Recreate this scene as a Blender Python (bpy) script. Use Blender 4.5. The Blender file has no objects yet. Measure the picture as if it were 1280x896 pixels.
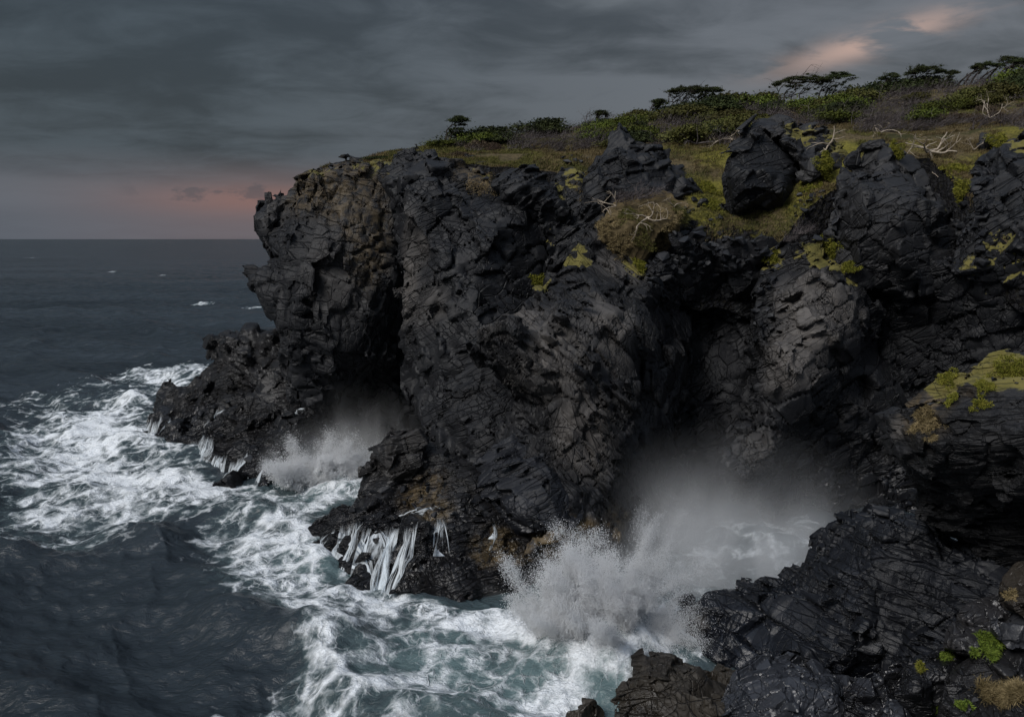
import bpy, math, random, time
import numpy as np
from mathutils import Vector, Matrix
from mathutils.bvhtree import BVHTree

rng = np.random.default_rng(7)
random.seed(7)
scene = bpy.context.scene
COL = scene.collection
R = math.radians

# ------------------------------------------------------------------ camera
CAM_H = 30.0
FPX = 1005.0                       # focal length in photograph pixels (1280 wide)
PITCH = math.atan(149.5 / FPX)
cam_d = bpy.data.cameras.new('camera')
cam = bpy.data.objects.new('camera', cam_d)
COL.objects.link(cam)
cam.location = (0, 0, CAM_H)
cam.rotation_euler = (R(90) - PITCH, 0, 0)
cam_d.sensor_width = 36.0
cam_d.lens = 36.0 * FPX / 1280.0
cam_d.clip_start = 0.5
cam_d.clip_end = 80000
scene.camera = cam
CP, SP = math.cos(PITCH), math.sin(PITCH)

# ------------------------------------------------------------------ sky, sun, exposure
SUN_EL, SUN_AZ = R(43), R(-132)     # azimuth from +Y (view direction), negative = left
SUN_STRENGTH, SKY_STRENGTH = 1.5, 0.10
scene.view_settings.view_transform = 'Standard'
scene.view_settings.look = 'None'
scene.view_settings.gamma = 1
scene.view_settings.use_curve_mapping = False
scene.view_settings.exposure = 0.95

class NT:
    """small helper around a node tree"""
    def __init__(s, tree):
        s.t = tree; s.n = tree.nodes; s.l = tree.links
    def new(s, typ, **kw):
        n = s.n.new(typ)
        for k, v in kw.items():
            setattr(n, k, v)
        return n
    def link(s, a, b):
        s.l.new(a, b)
    def val(s, sock, v):
        if hasattr(v, 'node'):
            s.l.new(v, sock)
        else:
            sock.default_value = v
    def math(s, op, a, b=None, c=None, clamp=False):
        n = s.new('ShaderNodeMath', operation=op, use_clamp=clamp)
        s.val(n.inputs[0], a)
        if b is not None: s.val(n.inputs[1], b)
        if c is not None: s.val(n.inputs[2], c)
        return n.outputs[0]
    def vmath(s, op, a, b=None):
        n = s.new('ShaderNodeVectorMath', operation=op)
        s.val(n.inputs[0], a)
        if b is not None: s.val(n.inputs[1], b)
        return n.outputs[0] if op not in ('DOT_PRODUCT', 'LENGTH', 'DISTANCE') else n.outputs[1]
    def ss(s, v, lo, hi, a=0.0, b=1.0):
        n = s.new('ShaderNodeMapRange', interpolation_type='SMOOTHSTEP')
        s.val(n.inputs[0], v)
        n.inputs[1].default_value = lo; n.inputs[2].default_value = hi
        n.inputs[3].default_value = a; n.inputs[4].default_value = b
        return n.outputs[0]
    def mix(s, f, a, b):
        n = s.new('ShaderNodeMix', data_type='RGBA')
        s.val(n.inputs[0], f)
        for sock, v in ((n.inputs[6], a), (n.inputs[7], b)):
            if hasattr(v, 'node'): s.l.new(v, sock)
            else: sock.default_value = (*v, 1) if len(v) == 3 else v
        return n.outputs[2]
    def noise(s, vec, scale, detail=4, rough=0.55, dist=0.0, dims='3D', color=False):
        n = s.new('ShaderNodeTexNoise', noise_dimensions=dims)
        s.val(n.inputs['Vector'], vec)
        n.inputs['Scale'].default_value = scale; n.inputs['Detail'].default_value = detail
        n.inputs['Roughness'].default_value = rough; n.inputs['Distortion'].default_value = dist
        return n.outputs[1] if color else n.outputs[0]
    def vor(s, vec, scale, feature='F1', out='Distance', rnd=1.0):
        n = s.new('ShaderNodeTexVoronoi', feature=feature)
        s.val(n.inputs['Vector'], vec)
        n.inputs['Scale'].default_value = scale
        n.inputs['Randomness'].default_value = rnd
        return n.outputs[out]
    def mapping(s, vec, scale=(1, 1, 1), rot=(0, 0, 0), loc=(0, 0, 0)):
        n = s.new('ShaderNodeMapping')
        s.l.new(vec, n.inputs[0])
        n.inputs['Scale'].default_value = scale; n.inputs['Rotation'].default_value = rot
        n.inputs['Location'].default_value = loc
        return n.outputs[0]
    def attr(s, name, fac=True):
        n = s.new('ShaderNodeAttribute', attribute_name=name)
        return n.outputs['Fac'] if fac else n.outputs['Color']
    def bump(s, h, strength, dist, normal=None):
        n = s.new('ShaderNodeBump')
        n.inputs['Strength'].default_value = strength
        n.inputs['Distance'].default_value = dist
        s.l.new(h, n.inputs['Height'])
        if normal is not None: s.l.new(normal, n.inputs['Normal'])
        return n.outputs[0]

def new_mat(name):
    m = bpy.data.materials.new(name)
    m.use_nodes = True
    nt = NT(m.node_tree)
    bs = m.node_tree.nodes['Principled BSDF']
    return m, nt, bs

def build_world():
    w = bpy.data.worlds.new('World')
    scene.world = w
    w.use_nodes = True
    nt = NT(w.node_tree)
    bg = w.node_tree.nodes['Background']
    bg.inputs['Strength'].default_value = SKY_STRENGTH
    sky = nt.new('ShaderNodeTexSky', sky_type='NISHITA')
    sky.sun_disc = False
    sky.sun_elevation = SUN_EL
    sky.sun_rotation = SUN_AZ
    sky.air_density = 2.0; sky.dust_density = 4.0
    tc = nt.new('ShaderNodeTexCoord')
    d = tc.outputs['Generated']
    sep = nt.new('ShaderNodeSeparateXYZ'); nt.link(d, sep.inputs[0])
    x, y, z = sep.outputs
    zc = nt.math('MAXIMUM', z, 0.0)
    # cloud deck: the direction meets a layer overhead
    inv = nt.math('DIVIDE', 1.0, nt.math('ADD', zc, 0.16))
    deck = nt.new('ShaderNodeCombineXYZ')
    nt.link(nt.math('MULTIPLY', x, inv), deck.inputs[0])
    nt.link(nt.math('MULTIPLY', y, inv), deck.inputs[1])
    dv = deck.outputs[0]
    big = nt.noise(nt.mapping(dv, (0.55, 0.9, 1), loc=(3.1, 1.7, 0)), 1.0, 3, 0.5, 0.4)
    mid = nt.noise(nt.mapping(dv, (1.0, 1.5, 1), rot=(0, 0, R(-9)), loc=(1.4, 5.2, 0)), 1.3, 6, 0.52, 0.5)
    # base deck brightness rises towards the zenith (overcast) and behind the viewer
    fine = nt.noise(nt.mapping(dv, (2.2, 2.7, 1), rot=(0, 0, R(-6)), loc=(7, 2, 0)), 1.6, 7, 0.6, 0.6)
    cl = nt.math('ADD', nt.math('MULTIPLY', big, 0.40), nt.math('ADD', nt.math('MULTIPLY', mid, 0.36), nt.math('MULTIPLY', fine, 0.24)))
    t = nt.ss(cl, 0.41, 0.60)
    dark = nt.mix(nt.ss(x, -0.55, 0.5), (0.150, 0.205, 0.275), (0.285, 0.325, 0.40))
    lite = nt.mix(nt.ss(x, -0.5, 0.5), (0.32, 0.42, 0.53), (0.73, 0.79, 0.92))
    deckc = nt.mix(t, dark, lite)
    # paler band under the deck above the horizon
    az = nt.math('ARCTAN2', x, y)
    low = nt.ss(z, 0.105, 0.055)
    lown = nt.math('MULTIPLY', low, nt.ss(nt.noise(nt.mapping(d, (3, 3, 22)), 1.0, 4, 0.5), 0.30, 0.62, 0.55, 1.0))
    band = nt.mix(nt.math('MULTIPLY', nt.ss(az, -0.58, -0.30), nt.ss(az, 0.10, -0.12)), (0.66, 0.73, 0.87), (0.84, 0.72, 0.79))
    c1 = nt.mix(nt.math('MULTIPLY', lown, 0.85), deckc, band)
    # sunset glow low on the horizon where the deck breaks
    def spot(ax, ex, sa, se, tilt=0.0):
        a = nt.math('DIVIDE', nt.math('SUBTRACT', az, ax), sa)
        e = nt.math('DIVIDE', nt.math('SUBTRACT', nt.math('SUBTRACT', z, ex), nt.math('MULTIPLY', nt.math('SUBTRACT', az, ax), tilt)), se)
        r2 = nt.math('ADD', nt.math('MULTIPLY', a, a), nt.math('MULTIPLY', e, e))
        return nt.math('POWER', 2.718, nt.math('MULTIPLY', r2, -1.0))
    g1 = nt.math('MULTIPLY', spot(-0.27, 0.045, 0.15, 0.018), 0.62)
    c2 = nt.mix(g1, c1, (1.5, 0.76, 0.64))
    # broken gap in the deck, pinkish
    gn = nt.ss(nt.noise(nt.mapping(d, (5, 5, 17), rot=(0, R(14), 0)), 2.0, 5, 0.55, 0.3), 0.44, 0.60)
    g2 = nt.math('MULTIPLY', nt.math('MULTIPLY', spot(0.405, 0.208, 0.085, 0.0135, 0.22), gn), 1.0)
    c3 = nt.mix(g2, c2, (2.5, 1.75, 1.5))
    g3 = nt.math('MULTIPLY', spot(0.10, 0.275, 0.06, 0.014), nt.ss(mid, 0.4, 0.6))
    c4 = nt.mix(nt.math('MULTIPLY', g3, 0.7), c3, (1.9, 2.1, 2.3))
    # small distant cumulus on the horizon band
    cu = nt.noise(nt.mapping(d, (14, 14, 34)), 1.6, 5, 0.6)
    cum = nt.math('MULTIPLY', nt.ss(nt.math('SUBTRACT', cu, nt.math('MULTIPLY', nt.math('ABSOLUTE', nt.math('SUBTRACT', z, 0.053)), 9.0)), 0.42, 0.56), nt.math('MULTIPLY', nt.ss(az, -0.46, -0.40), nt.ss(az, -0.26, -0.30)))
    c5 = nt.mix(nt.math('MULTIPLY', cum, 0.55), c4, (0.34, 0.38, 0.47))
    # brightness added overhead and behind the viewer, out of view, to light the scene
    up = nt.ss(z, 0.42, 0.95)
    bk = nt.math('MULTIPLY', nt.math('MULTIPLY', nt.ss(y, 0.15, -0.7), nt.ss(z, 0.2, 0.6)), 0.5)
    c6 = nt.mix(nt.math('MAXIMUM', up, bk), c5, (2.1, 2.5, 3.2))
    # a little of the clear Nishita sky behind the cloud
    c7 = nt.mix(0.03, c6, sky.outputs[0])
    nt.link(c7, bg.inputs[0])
    w.cycles.sampling_method = 'MANUAL'
    w.cycles.sample_map_resolution = 1024
build_world()

sl = bpy.data.lights.new('sun', 'SUN')
sun = bpy.data.objects.new('sun', sl)
COL.objects.link(sun)
sl.energy = SUN_STRENGTH
sl.angle = R(24)
sl.color = (1.0, 0.97, 0.94)
sdir = Vector((math.sin(SUN_AZ) * math.cos(SUN_EL), math.cos(SUN_AZ) * math.cos(SUN_EL), math.sin(SUN_EL)))
sun.rotation_euler = sdir.to_track_quat('Z', 'Y').to_euler()
sun.location = sdir * 200

scene.cycles.max_bounces = 12
scene.cycles.diffuse_bounces = 9
scene.cycles.glossy_bounces = 2
scene.cycles.transmission_bounces = 3
scene.cycles.volume_bounces = 7
scene.cycles.transparent_max_bounces = 24
scene.cycles.volume_step_rate = 1.0
scene.cycles.volume_max_steps = 160
scene.cycles.use_adaptive_sampling = True
scene.cycles.adaptive_threshold = 0.02
scene.cycles.caustics_reflective = False
scene.cycles.caustics_refractive = False

# ------------------------------------------------------------------ picture <-> place
def ray(px, py):
    fx, fy = (px - 640.0) / FPX, (448.0 - py) / FPX
    return np.array([fx, CP + fy * SP, -SP + fy * CP])
def at(px, py, Y):
    d = ray(px, py)
    return np.array([0, 0, CAM_H]) + d * (Y / d[1])
def sea_at(px, py, z=0.0):
    d = ray(px, py)
    return np.array([0, 0, CAM_H]) + d * ((z - CAM_H) / d[2])
def proj(P):
    P = np.asarray(P, float)
    q = P - np.array([0, 0, CAM_H])
    dep = q[..., 1] * CP - q[..., 2] * SP
    up = q[..., 1] * SP + q[..., 2] * CP
    return 640 + FPX * q[..., 0] / dep, 448 - FPX * up / dep, dep

# ------------------------------------------------------------------ noise in numpy
def hash_u(ix, iy, iz, seed):
    h = (ix.astype(np.uint32) * np.uint32(374761393)) ^ (iy.astype(np.uint32) * np.uint32(668265263)) ^ (iz.astype(np.uint32) * np.uint32(2147483647)) ^ np.uint32((seed * 974711 + 12345) & 0xffffffff)
    h = (h ^ (h >> np.uint32(15))) * np.uint32(2246822519)
    h = (h ^ (h >> np.uint32(13))) * np.uint32(3266489917)
    return h ^ (h >> np.uint32(16))
def h01(h):
    return (h & np.uint32(0xffff)).astype(np.float32) / np.float32(65535.0)
def vnoise(P, seed=0):
    P = np.asarray(P, np.float32)
    f = np.floor(P); i = f.astype(np.int32); t = P - f
    t = t * t * (3 - 2 * t)
    out = np.zeros(len(P), np.float32)
    for dx in (0, 1):
        wx = t[:, 0] if dx else 1 - t[:, 0]
        for dy in (0, 1):
            wy = t[:, 1] if dy else 1 - t[:, 1]
            for dz in (0, 1):
                wz = t[:, 2] if dz else 1 - t[:, 2]
                out += wx * wy * wz * h01(hash_u(i[:, 0] + dx, i[:, 1] + dy, i[:, 2] + dz, seed))
    return out
def fbm(P, oct=4, seed=0, gain=0.5, lac=2.03):
    a, s, tot = 1.0, 0.0, 0.0
    P = np.asarray(P, np.float32)
    for k in range(oct):
        s = s + a * vnoise(P, seed + 17 * k); tot += a
        a *= gain; P = P * lac + 3.7
    return s / tot
def worley(P, seed=0, jit=0.9):
    """nearest cell: its random triple, the vector from its centre, and the distance to the nearest cell wall"""
    P = np.asarray(P, np.float32)
    f = np.floor(P).astype(np.int32)
    n = len(P)
    b1 = np.full(n, 1e9, np.float32); b2 = np.full(n, 1e9, np.float32)
    v1 = np.zeros((n, 3), np.float32); v2 = np.zeros((n, 3), np.float32); H1 = np.zeros(n, np.uint32)
    for dx in (-1, 0, 1):
        for dy in (-1, 0, 1):
            for dz in (-1, 0, 1):
                cx, cy, cz = f[:, 0] + dx, f[:, 1] + dy, f[:, 2] + dz
                h = hash_u(cx, cy, cz, seed)
                r0 = (h & np.uint32(0x3ff)).astype(np.float32) / 1023.0
                r1 = ((h >> np.uint32(10)) & np.uint32(0x3ff)).astype(np.float32) / 1023.0
                r2 = ((h >> np.uint32(20)) & np.uint32(0x3ff)).astype(np.float32) / 1023.0
                vx = cx + 0.5 + (r0 - 0.5) * jit - P[:, 0]
                vy = cy + 0.5 + (r1 - 0.5) * jit - P[:, 1]
                vz = cz + 0.5 + (r2 - 0.5) * jit - P[:, 2]
                d = vx * vx + vy * vy + vz * vz
                m1 = d < b1
                m2 = (~m1) & (d < b2)
                v = np.stack([vx, vy, vz], 1)
                b2[m1] = b1[m1]; v2[m1] = v1[m1]
                b1[m1] = d[m1]; v1[m1] = v[m1]; H1[m1] = h[m1]
                b2[m2] = d[m2]; v2[m2] = v[m2]
    dv = v2 - v1
    L = np.sqrt((dv * dv).sum(1)) + 1e-6
    edge = (b2 - b1) / (2 * L)
    h2 = hash_u(H1, H1 >> np.uint32(7), H1 >> np.uint32(3), seed + 5)
    rnd = np.stack([(h2 & np.uint32(0x3ff)), (h2 >> np.uint32(10)) & np.uint32(0x3ff), (h2 >> np.uint32(20)) & np.uint32(0x3ff)], 1).astype(np.float32) / 1023.0
    return rnd, -v1, edge
def sstep(a, b, x):
    t = np.clip((x - a) / (b - a), 0, 1)
    return t * t * (3 - 2 * t)
def euler_m(rx, ry, rz):
    from mathutils import Euler
    return np.array(Euler((R(rx), R(ry), R(rz))).to_matrix(), np.float32)

# ------------------------------------------------------------------ mesh helpers
def mesh_from(name, V, F, mats, smooth=True, attrs=None, mat_idx=None, sharp=None):
    me = bpy.data.meshes.new(name)
    V = np.asarray(V, np.float32); F = np.asarray(F, np.int32)
    nv, nf, k = len(V), len(F), F.shape[1]
    me.vertices.add(nv); me.vertices.foreach_set('co', V.ravel())
    me.loops.add(nf * k); me.loops.foreach_set('vertex_index', F.ravel())
    me.polygons.add(nf)
    me.polygons.foreach_set('loop_start', np.arange(0, nf * k, k, dtype=np.int32))
    me.polygons.foreach_set('loop_total', np.full(nf, k, np.int32))
    me.polygons.foreach_set('use_smooth', np.full(nf, smooth))
    for m in (mats if isinstance(mats, (list, tuple)) else [mats]):
        me.materials.append(m)
    if mat_idx is not None:
        me.polygons.foreach_set('material_index', np.asarray(mat_idx, np.int32))
    me.update(calc_edges=True)
    me.validate()
    if sharp: me.set_sharp_from_angle(angle=R(sharp))
    for an, arr in (attrs or {}).items():
        a = me.attributes.new(an, 'FLOAT', 'POINT')
        a.data.foreach_set('value', np.asarray(arr, np.float32))
    return me
def add_obj(name, me, parent=None, loc=None):
    o = bpy.data.objects.new(name, me)
    COL.objects.link(o)
    if parent is not None: o.parent = parent
    if loc is not None: o.location = loc
    return o
def tag(o, label=None, cat=None, group=None, kind=None):
    if label: o['label'] = label
    if cat: o['category'] = cat
    if group: o['group'] = group
    if kind: o['kind'] = kind
    return o
def vnormals(V, F):
    a, b, c = V[F[:, 0]], V[F[:, 1]], V[F[:, 2]]
    n = np.cross(b - a, c - a)
    N = np.zeros_like(V)
    for k in range(F.shape[1]):
        for ax in range(3):
            N[:, ax] += np.bincount(F[:, k], n[:, ax], len(V))
    return N / (np.linalg.norm(N, axis=1, keepdims=True) + 1e-9)

def surface_nets(D):
    """D: 3-D field, negative inside. Returns vertices in index space and quads (outward)."""
    nx, ny, nz = D.shape
    S = D < 0
    cnt = np.zeros((nx - 1, ny - 1, nz - 1), np.uint8)
    for dx in (0, 1):
        for dy in (0, 1):
            for dz in (0, 1):
                cnt += S[dx:nx - 1 + dx, dy:ny - 1 + dy, dz:nz - 1 + dz]
    act = (cnt > 0) & (cnt < 8)
    I = np.argwhere(act).astype(np.int32)
    idx = np.full(act.shape, -1, np.int32)
    idx[act] = np.arange(len(I), dtype=np.int32)
    acc = np.zeros((len(I), 3), np.float32); num = np.zeros(len(I), np.float32)
    corners = [(a, b, c) for a in (0, 1) for b in (0, 1) for c in (0, 1)]
    for c0 in corners:
        for ax in range(3):
            if c0[ax]: continue
            c1 = list(c0); c1[ax] = 1
            d0 = D[I[:, 0] + c0[0], I[:, 1] + c0[1], I[:, 2] + c0[2]]
            d1 = D[I[:, 0] + c1[0], I[:, 1] + c1[1], I[:, 2] + c1[2]]
            m = (d0 < 0) != (d1 < 0)
            t = d0[m] / (d0[m] - d1[m])
            p = np.empty((m.sum(), 3), np.float32)
            for k in range(3):
                p[:, k] = c0[k]
            p[:, ax] = t
            acc[m] += p; num[m] += 1
    V = I + acc / num[:, None]
    quads = []
    for ax in range(3):
        sl0 = [slice(None)] * 3; sl1 = [slice(None)] * 3
        sl0[ax] = slice(0, -1); sl1[ax] = slice(1, None)
        a, b = S[tuple(sl0)], S[tuple(sl1)]
        E = np.argwhere(a != b).astype(np.int32)
        o1, o2 = [k for k in range(3) if k != ax]
        ok = (E[:, o1] > 0) & (E[:, o2] > 0) & (E[:, o1] < D.shape[o1] - 1) & (E[:, o2] < D.shape[o2] - 1)
        E = E[ok]
        inside_first = a[E[:, 0], E[:, 1], E[:, 2]]
        def cell(da, db):
            q = E.copy(); q[:, o1] -= da; q[:, o2] -= db
            return idx[q[:, 0], q[:, 1], q[:, 2]]
        Q = np.stack([cell(0, 0), cell(1, 0), cell(1, 1), cell(0, 1)], 1)
        flip = inside_first if ax == 1 else ~inside_first
        Q[flip] = Q[flip][:, ::-1]
        quads.append(Q)
    Q = np.concatenate(quads)
    return V, Q[(Q >= 0).all(1)]

def poly_sd(A, B, poly):
    """signed distance (negative inside) of grid points to a 2-D polygon"""
    P = np.asarray(poly, np.float32)
    d = np.full(A.shape, 1e9, np.float32); ins = np.zeros(A.shape, bool)
    n = len(P)
    for i in range(n):
        p, q = P[i], P[(i + 1) % n]
        e = q - p
        wx, wy = A - p[0], B - p[1]
        t = np.clip((wx * e[0] + wy * e[1]) / (e @ e + 1e-9), 0, 1)
        d = np.minimum(d, (wx - e[0] * t) ** 2 + (wy - e[1] * t) ** 2)
        c = ((p[1] <= B) & (q[1] > B)) | ((q[1] <= B) & (p[1] > B))
        s = p[0] + (B - p[1]) / ((q[1] - p[1]) if q[1] != p[1] else 1e-9) * e[0]
        ins ^= c & (A < s)
    d = np.sqrt(d)
    return np.where(ins, -d, d)

def rbf_fit(xy, v, smooth=0.02):
    xy = np.asarray(xy, float); v = np.asarray(v, float)
    n = len(xy)
    r = np.linalg.norm(xy[:, None] - xy[None], axis=2)
    Pm = np.c_[np.ones(n), xy]
    K = np.zeros((n + 3, n + 3))
    K[:n, :n] = r + np.eye(n) * 0
    K[:n, n:] = Pm; K[n:, :n] = Pm.T
    if n < 4:
        w = np.zeros(n); c, *_ = np.linalg.lstsq(Pm, v, rcond=None)
    else:
        K[:n, :n] -= smooth * np.eye(n)
        s, *_ = np.linalg.lstsq(K, np.r_[v, 0, 0, 0], rcond=None)
        w, c = s[:n], s[n:]
    def f(A, B):
        A = np.asarray(A, np.float64); B = np.asarray(B, np.float64)
        out = c[0] + c[1] * A + c[2] * B
        for k in range(n):
            if w[k] != 0:
                out = out + w[k] * np.sqrt((A - xy[k, 0]) ** 2 + (B - xy[k, 1]) ** 2)
        return out
    return f

# ------------------------------------------------------------------ rock
def rock_material(name, rot, scl, dark=(0.0055, 0.0064, 0.0093), mid=(0.0142, 0.0154, 0.0190), pale=(0.125, 0.114, 0.105), crack=1.0, bd=0.30, rough=0.62):
    dark, mid, pale = (tuple(v * k for v in c) for c, k in ((dark, 0.66), (mid, 0.66), (pale, 0.72)))
    m, nt, bs = new_mat(name)
    tc = nt.new('ShaderNodeTexCoord')
    obj = tc.outputs['Object']
    # warp so that the joints are not ruler straight
    wn = nt.noise(obj, 0.45, 3, 0.6, color=True)
    warp = nt.new('ShaderNodeVectorMath', operation='SCALE')
    nt.link(nt.vmath('SUBTRACT', wn, (0.5, 0.5, 0.5)), warp.inputs[0]); warp.inputs['Scale'].default_value = 0.45
    wv = nt.vmath('ADD', obj, warp.outputs[0])
    mp = nt.mapping(wv, scl, tuple(R(a) for a in rot))
    def level(vec, scale, w0, w1, rnd=0.72):
        e = nt.vor(vec, scale, 'DISTANCE_TO_EDGE', rnd=rnd)
        f = nt.new('ShaderNodeTexVoronoi', feature='F1')
        nt.link(vec, f.inputs['Vector']); f.inputs['Scale'].default_value = scale; f.inputs['Randomness'].default_value = rnd
        rel = nt.vmath('SUBTRACT', vec, f.outputs['Position'])
        tilt = nt.vmath('DOT_PRODUCT', rel, nt.vmath('SUBTRACT', f.outputs['Color'], (0.5, 0.5, 0.5)))
        sepc = nt.new('ShaderNodeSeparateColor'); nt.link(f.outputs['Color'], sepc.inputs[0])
        return nt.ss(e, w0, w1), tilt, sepc.outputs[2]
    c1, t1, r1 = level(mp, 0.50, 0.004, 0.035)
    c2, t2, r2 = level(nt.mapping(mp, (1.5, 1, 0.8), (0.5, 0.2, 0.9)), 1.5, 0.004, 0.07)
    c0, t0, r0 = level(nt.mapping(mp, (0.6, 1.2, 1.0), (0.9, 0.4, 0.2)), 0.17, 0.002, 0.014, 0.9)
    # joints come and go over the face
    vis = nt.ss(nt.noise(obj, 0.16, 4, 0.55), 0.46, 0.66, 0.0, 0.9)
    vis2 = nt.ss(nt.noise(nt.mapping(obj, loc=(40, 3, 9)), 0.24, 4, 0.55), 0.46, 0.64)
    vis3 = nt.ss(nt.noise(nt.mapping(obj, loc=(11, 30, 5)), 0.10, 3, 0.5), 0.42, 0.58)
    grain = nt.noise(mp, 3.0, 6, 0.68)
    grain2 = nt.noise(nt.mapping(mp, (0.7, 0.7, 4.5)), 0.9, 5, 0.62)
    h = nt.math('ADD', nt.math('MULTIPLY', nt.math('MULTIPLY', t1, 1.5), nt.math('ADD', 0.35, vis3)), nt.math('MULTIPLY', nt.math('MULTIPLY', t2, 1.1), vis2))
    c3, t3, r3 = level(nt.mapping(mp, (0.22, 0.32, 1.5), (0.15, 0.7, 0.2)), 0.9, 0.004, 0.06, 0.85)
    vis4 = nt.math('SUBTRACT', 1.0, vis3)
    h = nt.math('ADD', h, nt.math('MULTIPLY', nt.math('ADD', nt.math('MULTIPLY', t3, 1.6), nt.math('MULTIPLY', nt.math('SUBTRACT', c3, 1.0), 0.8)), vis4))
    h = nt.math('ADD', h, nt.math('MULTIPLY', t0, 1.4))
    h = nt.math('ADD', h, nt.math('MULTIPLY', nt.math('MULTIPLY', nt.math('SUBTRACT', c1, 1.0), vis), 0.75 * crack))
    h = nt.math('ADD', h, nt.math('MULTIPLY', nt.math('MULTIPLY', nt.math('SUBTRACT', c2, 1.0), vis2), 0.40 * crack))
    h = nt.math('ADD', h, nt.math('MULTIPLY', nt.math('MULTIPLY', nt.math('SUBTRACT', c0, 1.0), vis2), 0.5))
    h = nt.math('ADD', h, nt.math('MULTIPLY', grain, 0.22))
    h = nt.math('ADD', h, nt.math('MULTIPLY', nt.math('MULTIPLY', grain2, nt.math('SUBTRACT', 1.15, vis3)), 0.75))
    bmp = nt.bump(h, 1.0, bd)
    nt.link(bmp, bs.inputs['Normal'])
    # stone colour: block to block, brown-grey parts with lit faces painted paler, lichen, algae
    tone = nt.math('ADD', nt.math('MULTIPLY', nt.attr('tone'), 0.55), nt.math('ADD', nt.math('MULTIPLY', r1, 0.22), nt.math('MULTIPLY', grain, 0.35)))
    base = nt.mix(nt.ss(tone, 0.25, 0.95), dark, mid)
    pm = nt.math('MULTIPLY', nt.attr('pale'), nt.ss(nt.math('ADD', nt.math('MULTIPLY', r1, 0.5), nt.math('MULTIPLY', grain, 0.8)), 0.30, 0.75, 0.35, 1.0), clamp=True)
    base = nt.mix(pm, base, pale)
    # open joints hold no weathered skin
    jn = nt.math('MULTIPLY', nt.math('SUBTRACT', 1.0, c1), vis)
    base = nt.mix(nt.math('MULTIPLY', jn, 0.7), base, (0.008, 0.008, 0.010))
    och = nt.math('MULTIPLY', nt.attr('ochre'), nt.ss(nt.noise(obj, 1.1, 5, 0.6), 0.35, 0.62), clamp=True)
    base = nt.mix(nt.math('MULTIPLY', och, 0.85), base, (0.115, 0.082, 0.040))
    mossn = nt.ss(nt.math('ADD', nt.attr('moss'), nt.math('MULTIPLY', nt.math('SUBTRACT', nt.noise(obj, 0.9, 6, 0.65), 0.5), 1.5)), 0.46, 0.62)
    mossc = nt.mix(nt.noise(obj, 1.7, 4, 0.6), (0.070, 0.072, 0.013), (0.20, 0.165, 0.050))
    base = nt.mix(nt.math('MULTIPLY', mossn, 0.9), base, mossc)
    nt.link(base, bs.inputs['Base Color'])
    ro = nt.math('ADD', rough, nt.math('MULTIPLY', nt.math('SUBTRACT', grain, 0.5), 0.25))
    ro = nt.math('SUBTRACT', ro, nt.math('MULTIPLY', nt.attr('wet'), 0.30))
    ro = nt.math('MAXIMUM', nt.math('MAXIMUM', ro, nt.math('MULTIPLY', mossn, 0.95)), 0.18)
    nt.link(ro, bs.inputs['Roughness'])
    bs.inputs['Specular IOR Level'].default_value = 0.35
    return m

AMP1, TILT, AMP2, BIG = 0.42, 0.45, 0.0, 0.35

STYLES = [((1.7, 1.6, 1.6), 0.9), ((1.0, 1.0, 1.0), 1.0), ((1.5, 1.3, 0.42), 0.75), ((0.75, 0.75, 0.8), 0.9)]
def style_of(P, seed):
    a = fbm(P / 9.0, 2, seed + 71); b = fbm(P / 8.0, 2, seed + 72)
    s = np.ones(len(P), np.int32)
    s[a > 0.55] = 0
    s[(a < 0.46) & (b > 0.5)] = 2
    s[(b < 0.42)] = 3
    return s

class Frame:
    def __init__(s, px, py, Y):
        s.o = at(px, py, Y)
        n = s.o - np.array([0, 0, CAM_H]); n /= np.linalg.norm(n)
        a = np.cross(n, [0, 0, 1.0]); a /= np.linalg.norm(a)
        s.M = np.stack([a, np.cross(a, n), n])      # rows: lateral, up, away
    def loc(s, P): return (np.asarray(P) - s.o) @ s.M.T
    def wor(s, L): return np.asarray(L) @ s.M + s.o

ROCKS = {}       # name -> list of BVH + object, for draping water and setting plants
BVHS = []

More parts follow.
